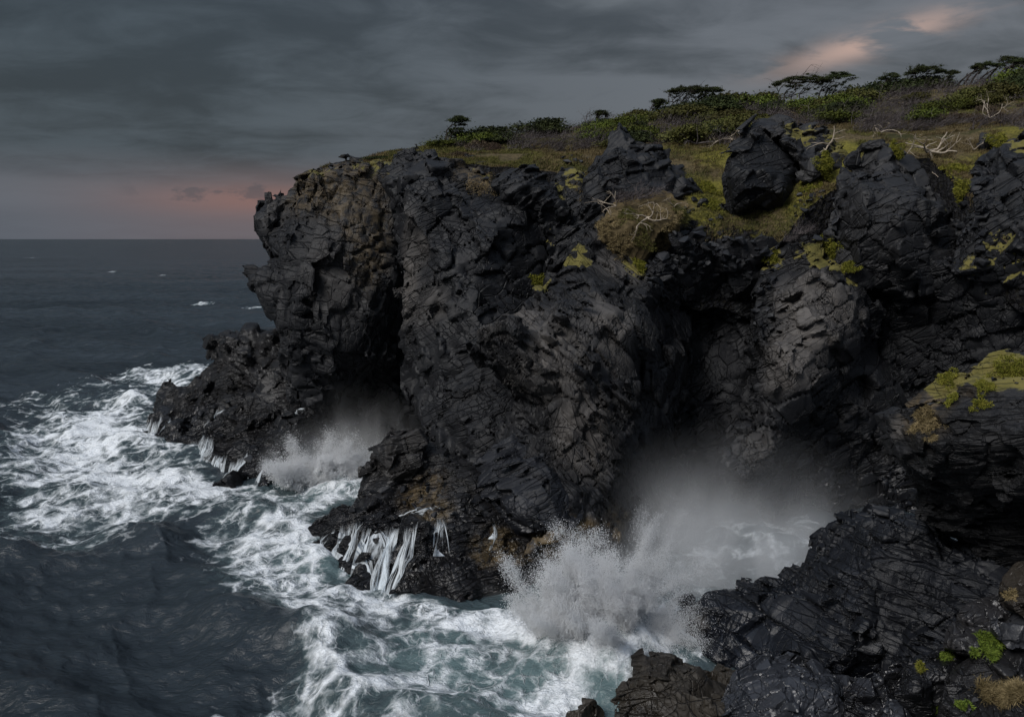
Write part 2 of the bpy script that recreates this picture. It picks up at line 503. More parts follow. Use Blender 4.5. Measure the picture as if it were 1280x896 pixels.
def rock(name, label, cat, lumps, centre, voxel, mat, fr, fr2=None, fr0=None, paint=(), kind=None, group=None, big=1.2, seed=1, wetz=9.0, zmin=-2.5, basepale=0.0, mossz=None, k=0.8, smooth=True):
    T0 = time.time()
    fr = dict(fr); fr['amp'] *= AMP1; fr['tilt'] = fr.get('tilt', 1.2) * TILT
    fr2 = None
    fr0 = fr0 or dict(size=[1.7 * max(fr['size'])] * 2 + [3.2 * max(fr['size'])], rot=fr['rot'], amp=2.0 * fr['amp'] + 0.3, tilt=0.35, crack=0.35, cw=0.02, facet=0.95, jit=0.9, lim=1.5)
    big *= BIG
    F = Frame(*centre)
    L = []
    lo = np.array([1e9] * 3); hi = -lo
    for lp in lumps:
        fp = np.array(lp['front'], float)
        fY = rbf_fit(fp[:, :2] / 100.0, fp[:, 2])
        if 'flat' in lp: fY = (lambda c: (lambda A, B: np.asarray(A) * 0 + c))(lp['flat'])
        poly = np.array(lp['poly'], float)
        pY = fY(poly[:, 0] / 100.0, poly[:, 1] / 100.0) + lp.get('back', 0)
        # densify the outline a little with ragged noise
        pw = np.array([F.loc(at(x, y, Y)) for (x, y), Y in zip(poly, pY)])
        fw = np.array([F.loc(at(*q)) for q in fp])
        allp = np.r_[fw, pw]
        cf = rbf_fit(allp[:, :2], allp[:, 2], 0.3)
        L.append((lp, pw[:, :2], cf))
        T = lp.get('T', 10.0)
        lo = np.minimum(lo, [pw[:, 0].min(), pw[:, 1].min(), allp[:, 2].min()])
        hi = np.maximum(hi, [pw[:, 0].max(), pw[:, 1].max(), allp[:, 2].max() + T])
    pad = big + 0.6 * (fr['amp'] + fr0['amp']) * (1 + fr['tilt']) + 0.8
    lo -= pad; hi += pad
    g = [np.arange(lo[i], hi[i] + voxel, voxel, dtype=np.float32) for i in range(3)]
    A, B = np.meshgrid(g[0], g[1], indexing='ij')
    C = g[2][None, None, :]
    D = None
    for lp, poly, cf in L:
        d2 = poly_sd(A, B, poly).astype(np.float32)
        f = cf(A, B).astype(np.float32)
        gx = np.gradient(f, voxel, axis=0); gy = np.gradient(f, voxel, axis=1)
        sl = np.sqrt(1 + np.minimum(gx * gx + gy * gy, 9.0))
        Rr = lp.get('R', 3.0)
        q = np.clip(1 + d2 / Rr, 0, 1)                  # 1 at the outline
        rnd = Rr * (1 - np.sqrt(np.maximum(1 - q * q, 0))) * lp.get('bulge', 1.0)
        T = lp.get('T', 10.0)
        d = np.maximum(d2[:, :, None], ((f + rnd)[:, :, None] - C) / sl[:, :, None])
        d = np.maximum(d, C - (f + T - rnd)[:, :, None])
        if not lp.get('sub'):
            front = f.copy() if D is None else np.minimum(front, f)
            depth_keep = T * 0.7 if D is None else max(depth_keep, T * 0.7)
        if D is None: D = d
        elif lp.get('sub'):
            D = np.maximum(D, -d)
        else:
            kk = lp.get('k', k)
            h = np.clip(0.5 + 0.5 * (D - d) / kk, 0, 1)
            D = D * (1 - h) + d * h - kk * h * (1 - h)
        del d
    # break it into blocks, in the band near the surface
    amp = sum(x['amp'] for x in (fr, fr0) if x) + big
    near = np.abs(D) < amp + voxel * 2
    near &= (C - front[:, :, None]) < depth_keep
    ii = np.nonzero(near)
    del near
    Lp = np.stack([g[0][ii[0]], g[1][ii[1]], g[2][ii[2]]], 1)
    P = F.wor(Lp).astype(np.float32)
    wv = np.stack([fbm(P / 7.0, 2, seed + s) for s in (1, 2, 3)], 1) - 0.5
    lump_n = (fbm(P / 6.5, 3, seed + 9) - 0.5) * 2 * big
    Dn = D.copy()
    Dn[ii] += lump_n
    dd = Dn[ii]
    shp = np.array(D.shape)
    def sample(L):
        q = np.clip(np.rint((L - lo) / voxel).astype(np.int32), 0, shp - 1)
        return Dn[q[:, 0], q[:, 1], q[:, 2]]
    def broken(P, Lp, f, sd, dd, facet):
        S = np.array(f['size'], np.float32)
        E = euler_m(*f['rot'])
        Pr = ((P + wv * f.get('warp', 0.5)) @ E.T) / S
        rnd, v, e = worley(Pr, sd, f.get('jit', 0.62))
        if facet > 0:
            off = (v * S) @ E                     # from the block's centre, in the world
            cen = Lp - (off @ F.M.T.astype(np.float32))
            h = max(voxel * 2, 0.35 * float(S.min()))
            d0 = sample(cen)
            dl = d0
            for ax in range(3):
                e_ = np.zeros(3, np.float32); e_[ax] = h
                dl = dl + (sample(cen + e_) - sample(cen - e_)) / (2 * h) * (Lp - cen)[:, ax]
            lim = min(0.55 * float(S.mean()), f.get('lim', 1.1))
            dl = dd + np.clip(dl - dd, -lim, lim)
            dd = dd + facet * (dl - dd)
        t = (v * (rnd[:, ::-1] - 0.5)).sum(1) * 2.0
        dd = dd - f['amp'] * ((rnd[:, 0] - 0.5) + f.get('tilt', 1.2) * t)
        if f.get('crack'):
            dd = dd + f['crack'] * (1 - sstep(0.0, f.get('cw', 0.09), e))
        return dd
    dd = broken(P, Lp, fr0, seed * 31 + 3, dd, 0.9)
    Dn[ii] = dd
    style = style_of(P, seed)
    out_d = dd.copy()
    for q, (mul, am) in enumerate(STYLES):
        k = style == q
        if not k.any(): continue
        f = dict(fr); f['size'] = [a * b for a, b in zip(fr['size'], mul)]; f['amp'] = fr['amp'] * am
        wv_all = wv; wv = wv_all[k]
        out_d[k] = broken(P[k], Lp[k], f, seed * 31 + 1 + q, dd[k], fr.get('facet', 0.85))
        wv = wv_all
    dd = out_d
    if fr2: dd = broken(P, Lp, fr2, seed * 31 + 2, dd, 0)
    D[ii] = dd
    # below the sea floor nothing is kept
    V, Q = surface_nets(D)
    V = np.stack([g[i][0] + V[:, i] * voxel for i in range(3)], 1)
    W = F.wor(V).astype(np.float32)
    keep = (W[Q][:, :, 2] > zmin).any(1)
    Q = Q[keep]
    Q = np.ascontiguousarray(Q[:, ::-1])          # the frame is left-handed
    used = np.unique(Q); remap = np.full(len(W), -1, np.int32); remap[used] = np.arange(len(used))
    W = W[used]; Q = remap[Q]
    lab = np.arange(len(W))
    for _ in range(200):
        m = lab[Q].min(1); old = lab.copy()
        for c in range(4): np.minimum.at(lab, Q[:, c], m)
        lab = lab[lab]
        if (lab == old).all(): break
    cnt = np.bincount(lab, minlength=len(W))
    big_l = cnt.argmax()
    Q = Q[lab[Q[:, 0]] == big_l]
    used = np.unique(Q); remap = np.full(len(W), -1, np.int32); remap[used] = np.arange(len(used))
    W = W[used]; Q = remap[Q]
    N = vnormals(W, Q)
    # keep only the main body and big fragments (loose crumbs off)
    # per-vertex character
    S = np.array(fr['size'], np.float32)
    wv = np.stack([fbm(W / 7.0, 2, seed + s) for s in (1, 2, 3)], 1) - 0.5
    r_, _, _ = worley(((W + wv * fr.get('warp', 0.5)) @ euler_m(*fr['rot']).T) / S, seed * 31 + 1, 0.62)
    tone = np.clip(0.6 * r_[:, 1] + 0.8 * (fbm(W / 5.0, 3, seed + 40) - 0.25), 0, 1)
    wet = sstep(wetz, 1.0, W[:, 2] + 3 * (fbm(W / 3.0, 2, seed + 50) - 0.5))
    at_ = {'tone': tone, 'wet': wet, 'pale': np.full(len(W), basepale, np.float32), 'moss': np.zeros(len(W), np.float32), 'ochre': np.zeros(len(W), np.float32)}
    if mossz is not None:
        at_['moss'] = np.clip(sstep(mossz, mossz + 5, W[:, 2]) * sstep(0.25, 0.8, N[:, 2]) * 0.8, 0, 1)
    for pt in paint:
        an, px, py, Y, rad, val = pt[:6]
        c = at(px, py, Y)
        st = pt[6] if len(pt) > 6 else (1, 1, 1)
        dist = np.sqrt((((W - c) / (rad * np.array(st))) ** 2).sum(1))
        wgt = val * sstep(1.0, 0.35, dist)
        if an == 'moss': wgt = wgt * sstep(-0.25, 0.5, N[:, 2])
        at_[an] = np.maximum(at_[an], wgt)
    org = np.array([W[:, 0].mean(), W[:, 1].mean(), max(W[:, 2].min(), 0.0)], np.float32)
    me = mesh_from(name, W - org, Q, mat, smooth, at_, sharp=24)
    o = add_obj(name, me, None, tuple(org))
    tag(o, label, cat, group, kind)
    BVHS.append((o, BVHTree.FromPolygons(W.tolist(), Q.tolist())))
    print('rock', name, label[:30], D.shape, len(W), len(P), round(time.time() - T0, 1))
    return o

m_head = rock_material('headland_basalt', (20, -14, 24), (0.75, 1.0, 0.55))
m_wall = rock_material('slab_basalt', (10, 32, 15), (0.55, 0.8, 0.8), crack=1.2, dark=(0.0042, 0.0050, 0.0075), mid=(0.0105, 0.0116, 0.0148))
m_spur = rock_material('scaled_basalt', (25, -38, 10), (1.25, 1.0, 0.62), crack=1.2, mid=(0.0131, 0.0127, 0.0140))
m_gully = rock_material('gully_basalt', (10, 25, -20), (0.9, 0.9, 0.7), dark=(0.0046, 0.0053, 0.0074), mid=(0.0098, 0.0106, 0.0142))
m_blocks = rock_material('jointed_basalt', (8, 24, -12), (0.8, 0.9, 0.75), crack=1.3, mid=(0.0131, 0.0130, 0.0145))
m_ball = rock_material('boulder_basalt', (40, 20, 60), (0.5, 0.6, 0.6), crack=0.9, bd=0.24, dark=(0.0046, 0.0053, 0.0074), mid=(0.0098, 0.0111, 0.0148))
m_ledge = rock_material('wave_cut_basalt', (15, 20, 40), (1.0, 1.0, 1.3), crack=0.9, dark=(0.0072, 0.0071, 0.0083), mid=(0.0175, 0.0164, 0.0170), rough=0.48)
m_near = rock_material('near_basalt', (12, -22, 33), (0.9, 0.85, 1.2), crack=1.0, bd=0.20, dark=(0.0051, 0.0063, 0.0096), mid=(0.0129, 0.0153, 0.0216), rough=0.5)
m_brown = rock_material('brown_basalt', (30, 12, 20), (1.2, 1.3, 1.5), crack=1.1, bd=0.18, dark=(0.0198, 0.0158, 0.0119), mid=(0.0429, 0.0350, 0.0251))
m_blue = rock_material('grey_blue_basalt', (14, 30, 8), (0.75, 0.8, 0.9), crack=1.4, bd=0.14, dark=(0.0264, 0.0290, 0.0356), mid=(0.0475, 0.0515, 0.0620))

def build_rocks():
    # --- far headland, left
    rock('cliff', 'tall dark headland with an overhanging beak at the far left end of the coast', 'cliff',
         [dict(poly=[(374, 210), (368, 246), (350, 249), (324, 255), (314, 270), (330, 300), (344, 322), (318, 336), (302, 347), (322, 372), (338, 400), (350, 430), (358, 470), (366, 510), (384, 545), (470, 570), (560, 585), (640, 560), (690, 420), (720, 300), (730, 215), (660, 205), (600, 196), (550, 192), (500, 196), (450, 200), (410, 204)],
               front=[(330, 270, 110), (380, 230, 106), (420, 300, 101.5), (400, 400, 101), (390, 480, 103), (395, 530, 104), (455, 260, 103), (470, 330, 103.5), (485, 400, 105), (450, 430, 103), (460, 490, 109), (470, 560, 110), (520, 260, 106), (520, 420, 108), (600, 300, 110), (650, 220, 112), (700, 300, 108), (650, 500, 108)],
               T=14, R=2.6)],
         (480, 380, 108), 0.30, m_head, dict(size=(2.0, 2.2, 3.4), rot=(12, -10, 20), amp=1.1, tilt=1.3, crack=0.5, cw=0.08),
         dict(size=(0.9, 1.0, 1.7), rot=(20, 15, 50), amp=0.55, crack=0.25), kind='structure', seed=3, big=1.0, fr0=dict(size=(5, 5, 9), rot=(10, -14, 20), amp=0.9, tilt=0.3, crack=0.3, cw=0.02, facet=0.9, jit=0.9, lim=1.0),
         paint=[('ochre', 400, 228, 106, 8, 0.75, (1.6, 1, 0.7)), ('ochre', 425, 245, 104, 5, 0.65), ('ochre', 458, 290, 103, 6, 0.6, (0.7, 1, 1.6)), ('moss', 400, 215, 107, 5, 0.5), ('moss', 480, 205, 108, 7, 0.6), ('moss', 455, 330, 105, 5, 0.35, (0.6, 1, 1.6)), ('moss', 545, 375, 108, 4, 0.4), ('pale', 340, 265, 109, 4, 0.25), ('pale', 420, 330, 101, 6, 0.22, (1, 1, 2))])
    # --- slabby middle wall
    rock('cliff', 'slab faced dark cliff wall between the far headland and the scaly spur', 'cliff',
         [dict(poly=[(478, 222), (500, 204), (540, 198), (575, 205), (610, 214), (650, 222), (690, 224), (728, 214), (745, 262), (745, 320), (700, 380), (660, 430), (660, 560), (620, 600), (560, 590), (520, 556), (522, 515), (512, 480), (512, 420), (506, 390), (497, 330), (490, 290), (482, 250)],
               front=[(490, 230, 103), (503, 330, 98), (512, 420, 95), (522, 520, 92), (540, 560, 88), (560, 260, 98), (580, 350, 93), (580, 450, 91), (590, 560, 84), (640, 290, 97), (660, 380, 96), (640, 480, 90), (700, 280, 101), (620, 225, 104), (730, 330, 99), (715, 230, 101)],
               T=12, R=3.2)],
         (590, 380, 95), 0.27, m_wall, dict(size=(3.4, 3.0, 3.0), rot=(15, 36, 12), amp=1.2, tilt=1.2, crack=0.55, cw=0.05),
         dict(size=(1.3, 1.2, 1.1), rot=(15, 30, 12), amp=0.32, crack=0.2), kind='structure', seed=5, big=1.0,
         paint=[('pale', 508, 340, 98, 4.5, 0.8, (0.55, 1, 2.3)), ('pale', 530, 380, 95, 4, 0.4), ('pale', 520, 310, 98, 3.5, 0.5), ('moss', 500, 290, 99, 4, 0.4, (0.6, 1, 1.6)), ('moss', 660, 215, 106, 6, 0.7), ('moss', 712, 232, 101, 5, 0.9), ('moss', 690, 300, 100, 3, 0.6), ('moss', 620, 205, 105, 5, 0.5), ('ochre', 600, 205, 104, 5, 0.6)])
    # --- back of the deep gully and everything behind the right buttress
    rock('cliff', 'shadowed back wall of the deep gully right of the scaly spur', 'cliff',
         [dict(poly=[(690, 300), (730, 270), (800, 300), (860, 330), (960, 320), (1040, 300), (1060, 400), (1060, 560), (1060, 700), (900, 730), (740, 740), (690, 600), (680, 420)],
               front=[(730, 320, 95), (860, 345, 95), (880, 420, 96.5), (870, 500, 93), (860, 600, 88.5), (860, 660, 86), (950, 350, 94), (940, 480, 92), (1000, 640, 90), (820, 480, 92), (790, 600, 86), (1050, 400, 94), (700, 500, 95), (900, 700, 84), (760, 730, 80)],
               T=9, R=2.0),
          dict(poly=[(795, 338), (812, 322), (840, 312), (880, 318), (930, 322), (972, 316), (978, 350), (935, 368), (900, 356), (870, 374), (836, 384), (806, 366)], front=[(800, 345, 91), (850, 340, 91.5), (920, 345, 92), (970, 340, 91.5), (870, 360, 91.8)], T=7, R=1.0)],
         (870, 500, 95), 0.32, m_gully, dict(size=(2.6, 2.2, 2.6), rot=(10, 30, -15), amp=1.6, tilt=1.3, crack=0.5, cw=0.07),
         dict(size=(1.0, 1.0, 1.0), rot=(30, 25, 10), amp=0.5, crack=0.2), kind='structure', seed=7, big=1.5)
    # --- the scaly spur in the middle
    rock('cliff', 'scaly brown grey rock spur leaning over the waterfall ledge in the middle of the coast', 'cliff',
         [dict(poly=[(738, 300), (765, 292), (792, 300), (815, 322), (845, 350), (858, 420), (848, 500), (838, 570), (820, 640), (790, 700), (740, 740), (640, 745), (600, 700), (588, 620), (600, 560), (632, 515), (640, 480), (630, 455), (603, 428), (604, 414), (640, 386), (672, 362), (700, 335)],
               front=[(745, 305, 91), (790, 305, 91), (715, 345, 87), (670, 372, 84), (612, 416, 77), (640, 436, 77), (690, 430, 77), (740, 400, 78.5), (800, 400, 83), (845, 420, 90), (648, 478, 80.5), (690, 480, 77), (730, 480, 75.5), (770, 520, 77), (825, 540, 86), (632, 530, 83), (680, 550, 76.5), (615, 610, 78), (690, 610, 72.5), (720, 640, 71.5), (770, 620, 75), (805, 660, 79), (700, 690, 69.5), (640, 700, 70), (750, 720, 70.5)],
               T=11, R=2.6)],
         (710, 500, 80), 0.21, m_spur, dict(size=(2.6, 1.7, 1.5), rot=(20, -42, 10), amp=1.15, tilt=1.3, crack=0.45, cw=0.08),
         dict(size=(0.95, 0.8, 0.55), rot=(20, -38, 10), amp=0.40, crack=0.22, cw=0.12), kind='structure', seed=11, big=0.9,
         paint=[('pale', 640, 405, 81, 5.5, 0.75, (1.4, 1, 0.6)), ('pale', 690, 450, 79, 5.5, 0.8), ('pale', 760, 420, 80, 5, 0.75, (0.7, 1, 1.3)), ('pale', 730, 540, 76, 4.5, 0.7, (0.9, 1, 1.4)), ('pale', 780, 330, 89, 4, 0.5), ('pale', 645, 470, 80, 2.5, 0.6), ('ochre', 620, 680, 71, 4.2, 1.1, (1.5, 1.5, 0.5)), ('ochre', 700, 672, 70, 4.5, 1.1, (1.5, 1.5, 0.5)), ('ochre', 770, 660, 74, 3, 0.7), ('moss', 672, 350, 86, 2.4, 1.0), ('moss', 720, 320, 89, 3, 0.8), ('moss', 800, 335, 90, 3, 1.0)])
    rock('boulder', 'smooth blue black bulge of cracked rock above the ochre tide line', 'boulder',
         [dict(poly=[(588, 610), (600, 590), (625, 566), (650, 552), (690, 580), (715, 620), (718, 650), (680, 668), (640, 650), (600, 632)],
               front=[(640, 600, 72.2), (690, 640, 70.2), (600, 610, 74), (650, 560, 76)], T=5, R=2.0)],
         (650, 610, 73), 0.17, m_blue_dark, dict(size=(2.2, 2, 2), rot=(10, 20, 5), amp=0.3, tilt=0.8, crack=0.25, cw=0.05), None, seed=12, big=0.35)
    # --- ledge with the waterfalls, middle
    rock('sea_ledge', 'wave washed rock ledge under the spur with broad waterfalls pouring off', 'rock ledge',
         [dict(poly=[(388, 705), (392, 680), (400, 664), (420, 652), (424, 632), (445, 626), (455, 605), (470, 592), (468, 572), (490, 545), (515, 538), (560, 560), (600, 580), (640, 640), (720, 680), (760, 720), (720, 760), (600, 765), (560, 760), (500, 752), (440, 742), (400, 720)],
               front=[(392, 700, 72.5), (420, 655, 75.5), (450, 630, 77), (440, 725, 68.5), (450, 670, 71.8), (500, 740, 65.8), (510, 690, 68.6), (510, 645, 73.5), (560, 700, 67.3), (560, 748, 64.4), (580, 650, 71.5), (490, 560, 82), (500, 600, 79), (560, 600, 76), (620, 720, 67), (640, 690, 69.2), (700, 740, 67)],
               T=9, R=1.6)],
         (540, 660, 73), 0.17, m_ledge, dict(size=(2.0, 1.8, 1.4), rot=(20, 10, 30), amp=0.8, tilt=1.2, crack=0.35, cw=0.09),
         dict(size=(0.7, 0.7, 0.6), rot=(10, 40, 0), amp=0.30, crack=0.16), seed=13, big=0.6, wetz=8,
         paint=[('ochre', 525, 610, 76, 3.4, 0.9), ('ochre', 545, 640, 73, 2.4, 0.8), ('ochre', 620, 685, 69, 3, 1.0), ('pale', 500, 570, 81, 2.2, 0.35)])
    rock('boulder', 'angular dark boulder perched at the left corner of the waterfall ledge', 'boulder',
         [dict(poly=[(468, 588), (470, 572), (488, 548), (502, 538), (522, 540), (530, 560), (524, 590), (505, 605), (480, 602)], front=[(495, 570, 78.2), (512, 556, 79.2), (480, 590, 79.8), (515, 590, 78.4)], T=4, R=0.9)],
         (497, 570, 79), 0.12, m_ledge, dict(size=(1.3, 1.1, 1.1), rot=(10, 20, 30), amp=0.9, tilt=1.2, crack=0.25, cw=0.07), fr0=dict(size=(2.6, 2.2, 2.4), rot=(25, 20, 30), amp=0.5, tilt=0.5, crack=0.25, cw=0.03, facet=0.95, jit=0.9, lim=1.0), seed=15, big=0.3, basepale=0.12, wetz=3)
    # --- left ledge
    rock('sea_ledge', 'low black rock ledge at the foot of the far headland with thin waterfalls', 'rock ledge',
         [dict(poly=[(170, 548), (176, 525), (196, 512), (206, 490), (222, 484), (245, 487), (252, 470), (272, 455), (262, 440), (268, 426), (288, 419), (303, 432), (316, 413), (334, 412), (356, 430), (370, 480), (384, 530), (378, 570), (352, 600), (330, 616), (270, 618), (236, 600), (262, 580), (260, 568), (180, 580), (176, 570), (230, 556)],
               front=[(176, 540, 121), (215, 495, 126), (225, 540, 116), (240, 500, 121), (290, 430, 120), (330, 420, 118), (290, 470, 117), (280, 520, 111), (320, 480, 113), (340, 520, 106), (350, 570, 99), (300, 560, 104), (330, 608, 95.5), (260, 590, 102.5), (280, 612, 97), (200, 570, 112), (370, 500, 107)],
               T=8, R=1.8)],
         (290, 520, 110), 0.24, m_ledge, dict(size=(2.4, 2.0, 2.0), rot=(15, -25, 30), amp=1.2, tilt=1.3, crack=0.4, cw=0.09),
         dict(size=(0.9, 0.9, 0.8), rot=(10, 40, 0), amp=0.45, crack=0.2), seed=17, big=0.7, wetz=9, k=0.6)
    # --- right buttress
    rock('cliff', 'jointed block buttress of pale brown stone right of the deep gully', 'cliff',
         [dict(poly=[(935, 400), (942, 372), (955, 345), (978, 322), (1000, 305), (1030, 318), (1062, 345), (1086, 366), (1092, 400), (1100, 440), (1140, 480), (1180, 560), (1170, 640), (1100, 660), (1010, 640), (960, 640), (925, 620), (914, 592), (922, 560), (940, 520), (952, 480), (945, 430)],
               front=[(985, 325, 88), (960, 400, 85), (1000, 380, 82.5), (1050, 380, 83.5), (1085, 400, 87), (980, 450, 81), (1030, 450, 82), (960, 500, 81), (1010, 490, 81.5), (1060, 500, 86), (925, 590, 80), (940, 550, 80), (1000, 560, 84), (1080, 580, 88), (1150, 560, 86), (1000, 640, 86), (1140, 640, 86)],
               T=9, R=2.0)],
         (1030, 470, 85), 0.22, m_blocks, dict(size=(2.3, 2.0, 1.7), rot=(10, 28, -14), amp=1.0, tilt=1.0, crack=0.55, cw=0.09),
         dict(size=(1.0, 0.9, 0.9), rot=(10, 24, -10), amp=0.28, crack=0.22, cw=0.1), kind='structure', seed=19, big=0.7,
         paint=[('pale', 1010, 370, 83, 5.5, 0.95), ('pale', 1005, 440, 81.5, 5.0, 0.9), ('pale', 1060, 390, 84, 3.5, 0.6), ('pale', 975, 470, 81, 3, 0.5), ('pale', 950, 560, 80, 3, 0.25), ('moss', 1040, 318, 88, 4.5, 1.1, (1.2, 1, 0.8)), ('moss', 1070, 340, 87, 2.5, 0.9), ('moss', 965, 325, 90, 2.4, 0.9)])
    # --- right wall
    rock('cliff', 'dark hollow cliff face below the round boulders at the right', 'cliff',
         [dict(poly=[(1070, 330), (1120, 330), (1200, 320), (1320, 300), (1330, 500), (1330, 720), (1150, 720), (1060, 690), (1080, 600), (1085, 480), (1085, 400)],
               front=[(1090, 350, 90), (1180, 340, 86), (1280, 330, 82), (1100, 450, 91), (1180, 430, 88), (1290, 430, 82), (1150, 540, 90), (1280, 540, 84), (1120, 650, 89), (1300, 680, 84)],
               T=9, R=2.0)],
         (1200, 500, 88), 0.28, m_gully, dict(size=(2.4, 1.8, 1.6), rot=(10, 22, 25), amp=1.4, tilt=1.2, crack=0.5, cw=0.08),
         dict(size=(0.9, 0.9, 0.8), rot=(0, 20, 10), amp=0.42, crack=0.2), kind='structure', seed=23, big=1.3,
         paint=[('moss', 1230, 345, 83, 4, 0.8), ('moss', 1280, 325, 81, 4, 0.8)])
    # --- big boulders along the rim
    rock('boulder', 'jagged black crag standing on the rim behind the dead grass hummock', 'boulder',
         [dict(poly=[(700, 330), (690, 318), (702, 290), (722, 262), (728, 235), (745, 205), (765, 178), (785, 172), (800, 184), (826, 182), (838, 205), (856, 222), (862, 240), (840, 262), (800, 270), (770, 300), (740, 330)],
               front=[(785, 180, 100), (770, 230, 96.5), (820, 210, 97.5), (850, 240, 98), (740, 260, 96), (710, 310, 95), (790, 255, 96), (760, 300, 95)], T=8, R=2.6)],
         (775, 240, 98), 0.2, m_ball, dict(size=(2.8, 2.0, 2.2), rot=(20, 30, 20), amp=1.3, tilt=1.3, crack=0.4, cw=0.06),
         dict(size=(1.1, 1.0, 1.0), rot=(20, 30, 20), amp=0.35, crack=0.15), seed=29, big=0.6)
    rock('boulder', 'great rounded black boulder with a notched crown on the grassy slope', 'boulder',
         [dict(poly=[(906, 222), (912, 200), (928, 184), (948, 178), (975, 182), (992, 196), (1002, 212), (1000, 240), (990, 262), (962, 278), (932, 280), (914, 262)],
               front=[(950, 200, 97), (930, 230, 95.5), (965, 240, 95.5), (990, 230, 97), (950, 270, 96.5)], T=9, R=4.0)],
         (955, 228, 98), 0.18, m_ball, dict(size=(4.5, 4, 4), rot=(20, 30, 20), amp=0.6, tilt=1.0, crack=0.3, cw=0.03),
         dict(size=(1.6, 1.4, 1.4), rot=(20, 30, 20), amp=0.16, crack=0.1), seed=31, big=0.4)
    rock('boulder', 'broken slab rocks capping the rounded black boulder', 'boulder',
         [dict(poly=[(926, 184), (940, 160), (958, 153), (985, 160), (1010, 166), (1040, 172), (1062, 180), (1055, 200), (1035, 225), (1012, 232), (998, 210), (980, 190), (950, 180)],
               front=[(950, 165, 101), (990, 180, 99.5), (1030, 190, 100), (1015, 220, 98), (1055, 185, 102)], T=6, R=1.6)],
         (995, 188, 100), 0.2, m_ball, dict(size=(2.2, 1.8, 1.6), rot=(20, 30, 20), amp=1.0, tilt=1.3, crack=0.4, cw=0.08), dict(size=(0.9, 0.8, 0.8), rot=(0, 30, 20), amp=0.3, crack=0.15), seed=33, big=0.5, basepale=0.12,
         paint=[('moss', 1000, 162, 101, 4, 0.7), ('moss', 1050, 178, 102, 4, 0.7)])
    rock('boulder', 'broad black boulder mass with faceted shoulders under the bleached branches', 'boulder',
         [dict(poly=[(1048, 262), (1052, 232), (1070, 206), (1096, 188), (1124, 196), (1135, 222), (1160, 236), (1186, 252), (1204, 280), (1200, 318), (1182, 345), (1140, 358), (1092, 350), (1062, 332), (1050, 300)],
               front=[(1095, 205, 92), (1075, 240, 89), (1110, 270, 86), (1150, 270, 86), (1190, 290, 87.5), (1100, 320, 85.5), (1160, 330, 86), (1060, 290, 88)], T=9, R=3.2)],
         (1120, 275, 88), 0.17, m_ball, dict(size=(3.0, 2.6, 2.4), rot=(15, 25, -20), amp=0.9, tilt=1.2, crack=0.35, cw=0.05),
         dict(size=(1.3, 1.1, 1.0), rot=(20, 30, 20), amp=0.28, crack=0.15), seed=37, big=0.5, basepale=0.08,
         paint=[('moss', 1090, 190, 92, 3, 0.8), ('moss', 1195, 255, 87, 3, 0.5)])
    rock('boulder', 'black rock heap above the hollow at the right edge of the rim', 'boulder',
         [dict(poly=[(1200, 250), (1222, 205), (1235, 180), (1262, 176), (1320, 168), (1330, 260), (1330, 350), (1230, 350), (1195, 340), (1200, 300)],
               front=[(1235, 190, 90), (1250, 250, 85), (1290, 200, 88), (1300, 260, 83), (1220, 320, 84), (1290, 330, 81)], T=9, R=2.5)],
         (1260, 265, 86), 0.2, m_ball, dict(size=(1.9, 1.6, 1.6), rot=(15, 25, -20), amp=1.1, tilt=1.2, crack=0.4, cw=0.08),
         dict(size=(0.8, 0.8, 0.7), rot=(20, 30, 20), amp=0.32, crack=0.15), seed=39, big=0.7,
         paint=[('moss', 1215, 330, 83, 3, 0.9), ('moss', 1290, 175, 89, 4, 0.9), ('moss', 1250, 300, 83, 2.4, 0.8), ('moss', 1275, 330, 81, 2.4, 0.8)])
    rock('boulder', 'rubbly dark rock wedged between the tilted slab and the jagged crag', 'boulder',
         [dict(poly=[(676, 300), (680, 262), (690, 236), (704, 218), (722, 212), (738, 226), (742, 262), (732, 300), (712, 325), (690, 330)],
               front=[(705, 225, 100.5), (700, 260, 98.5), (725, 250, 98.5), (705, 300, 97.5)], T=5, R=1.4)],
         (708, 265, 99), 0.2, m_ball, dict(size=(1.6, 1.3, 1.2), rot=(15, 25, 30), amp=0.9, tilt=1.2, crack=0.35, cw=0.07), None, seed=45, big=0.5,
         paint=[('moss', 690, 240, 99, 3, 0.9), ('moss', 722, 220, 100, 3, 0.8), ('moss', 684, 300, 97, 2.4, 0.9)])
    rock('boulder', 'tilted dark slab boulder on the rim left of the jagged crag', 'boulder',
         [dict(poly=[(624, 240), (628, 222), (648, 215), (672, 222), (690, 240), (698, 262), (690, 272), (660, 258), (636, 252)],
               front=[(650, 228, 97), (680, 250, 96.5), (640, 240, 97)], T=5, R=1.4)],
         (660, 242, 98), 0.2, m_ball, dict(size=(2.2, 1.8, 1.4), rot=(15, 35, 0), amp=0.7, tilt=1.2, crack=0.3), None, seed=41, big=0.4)
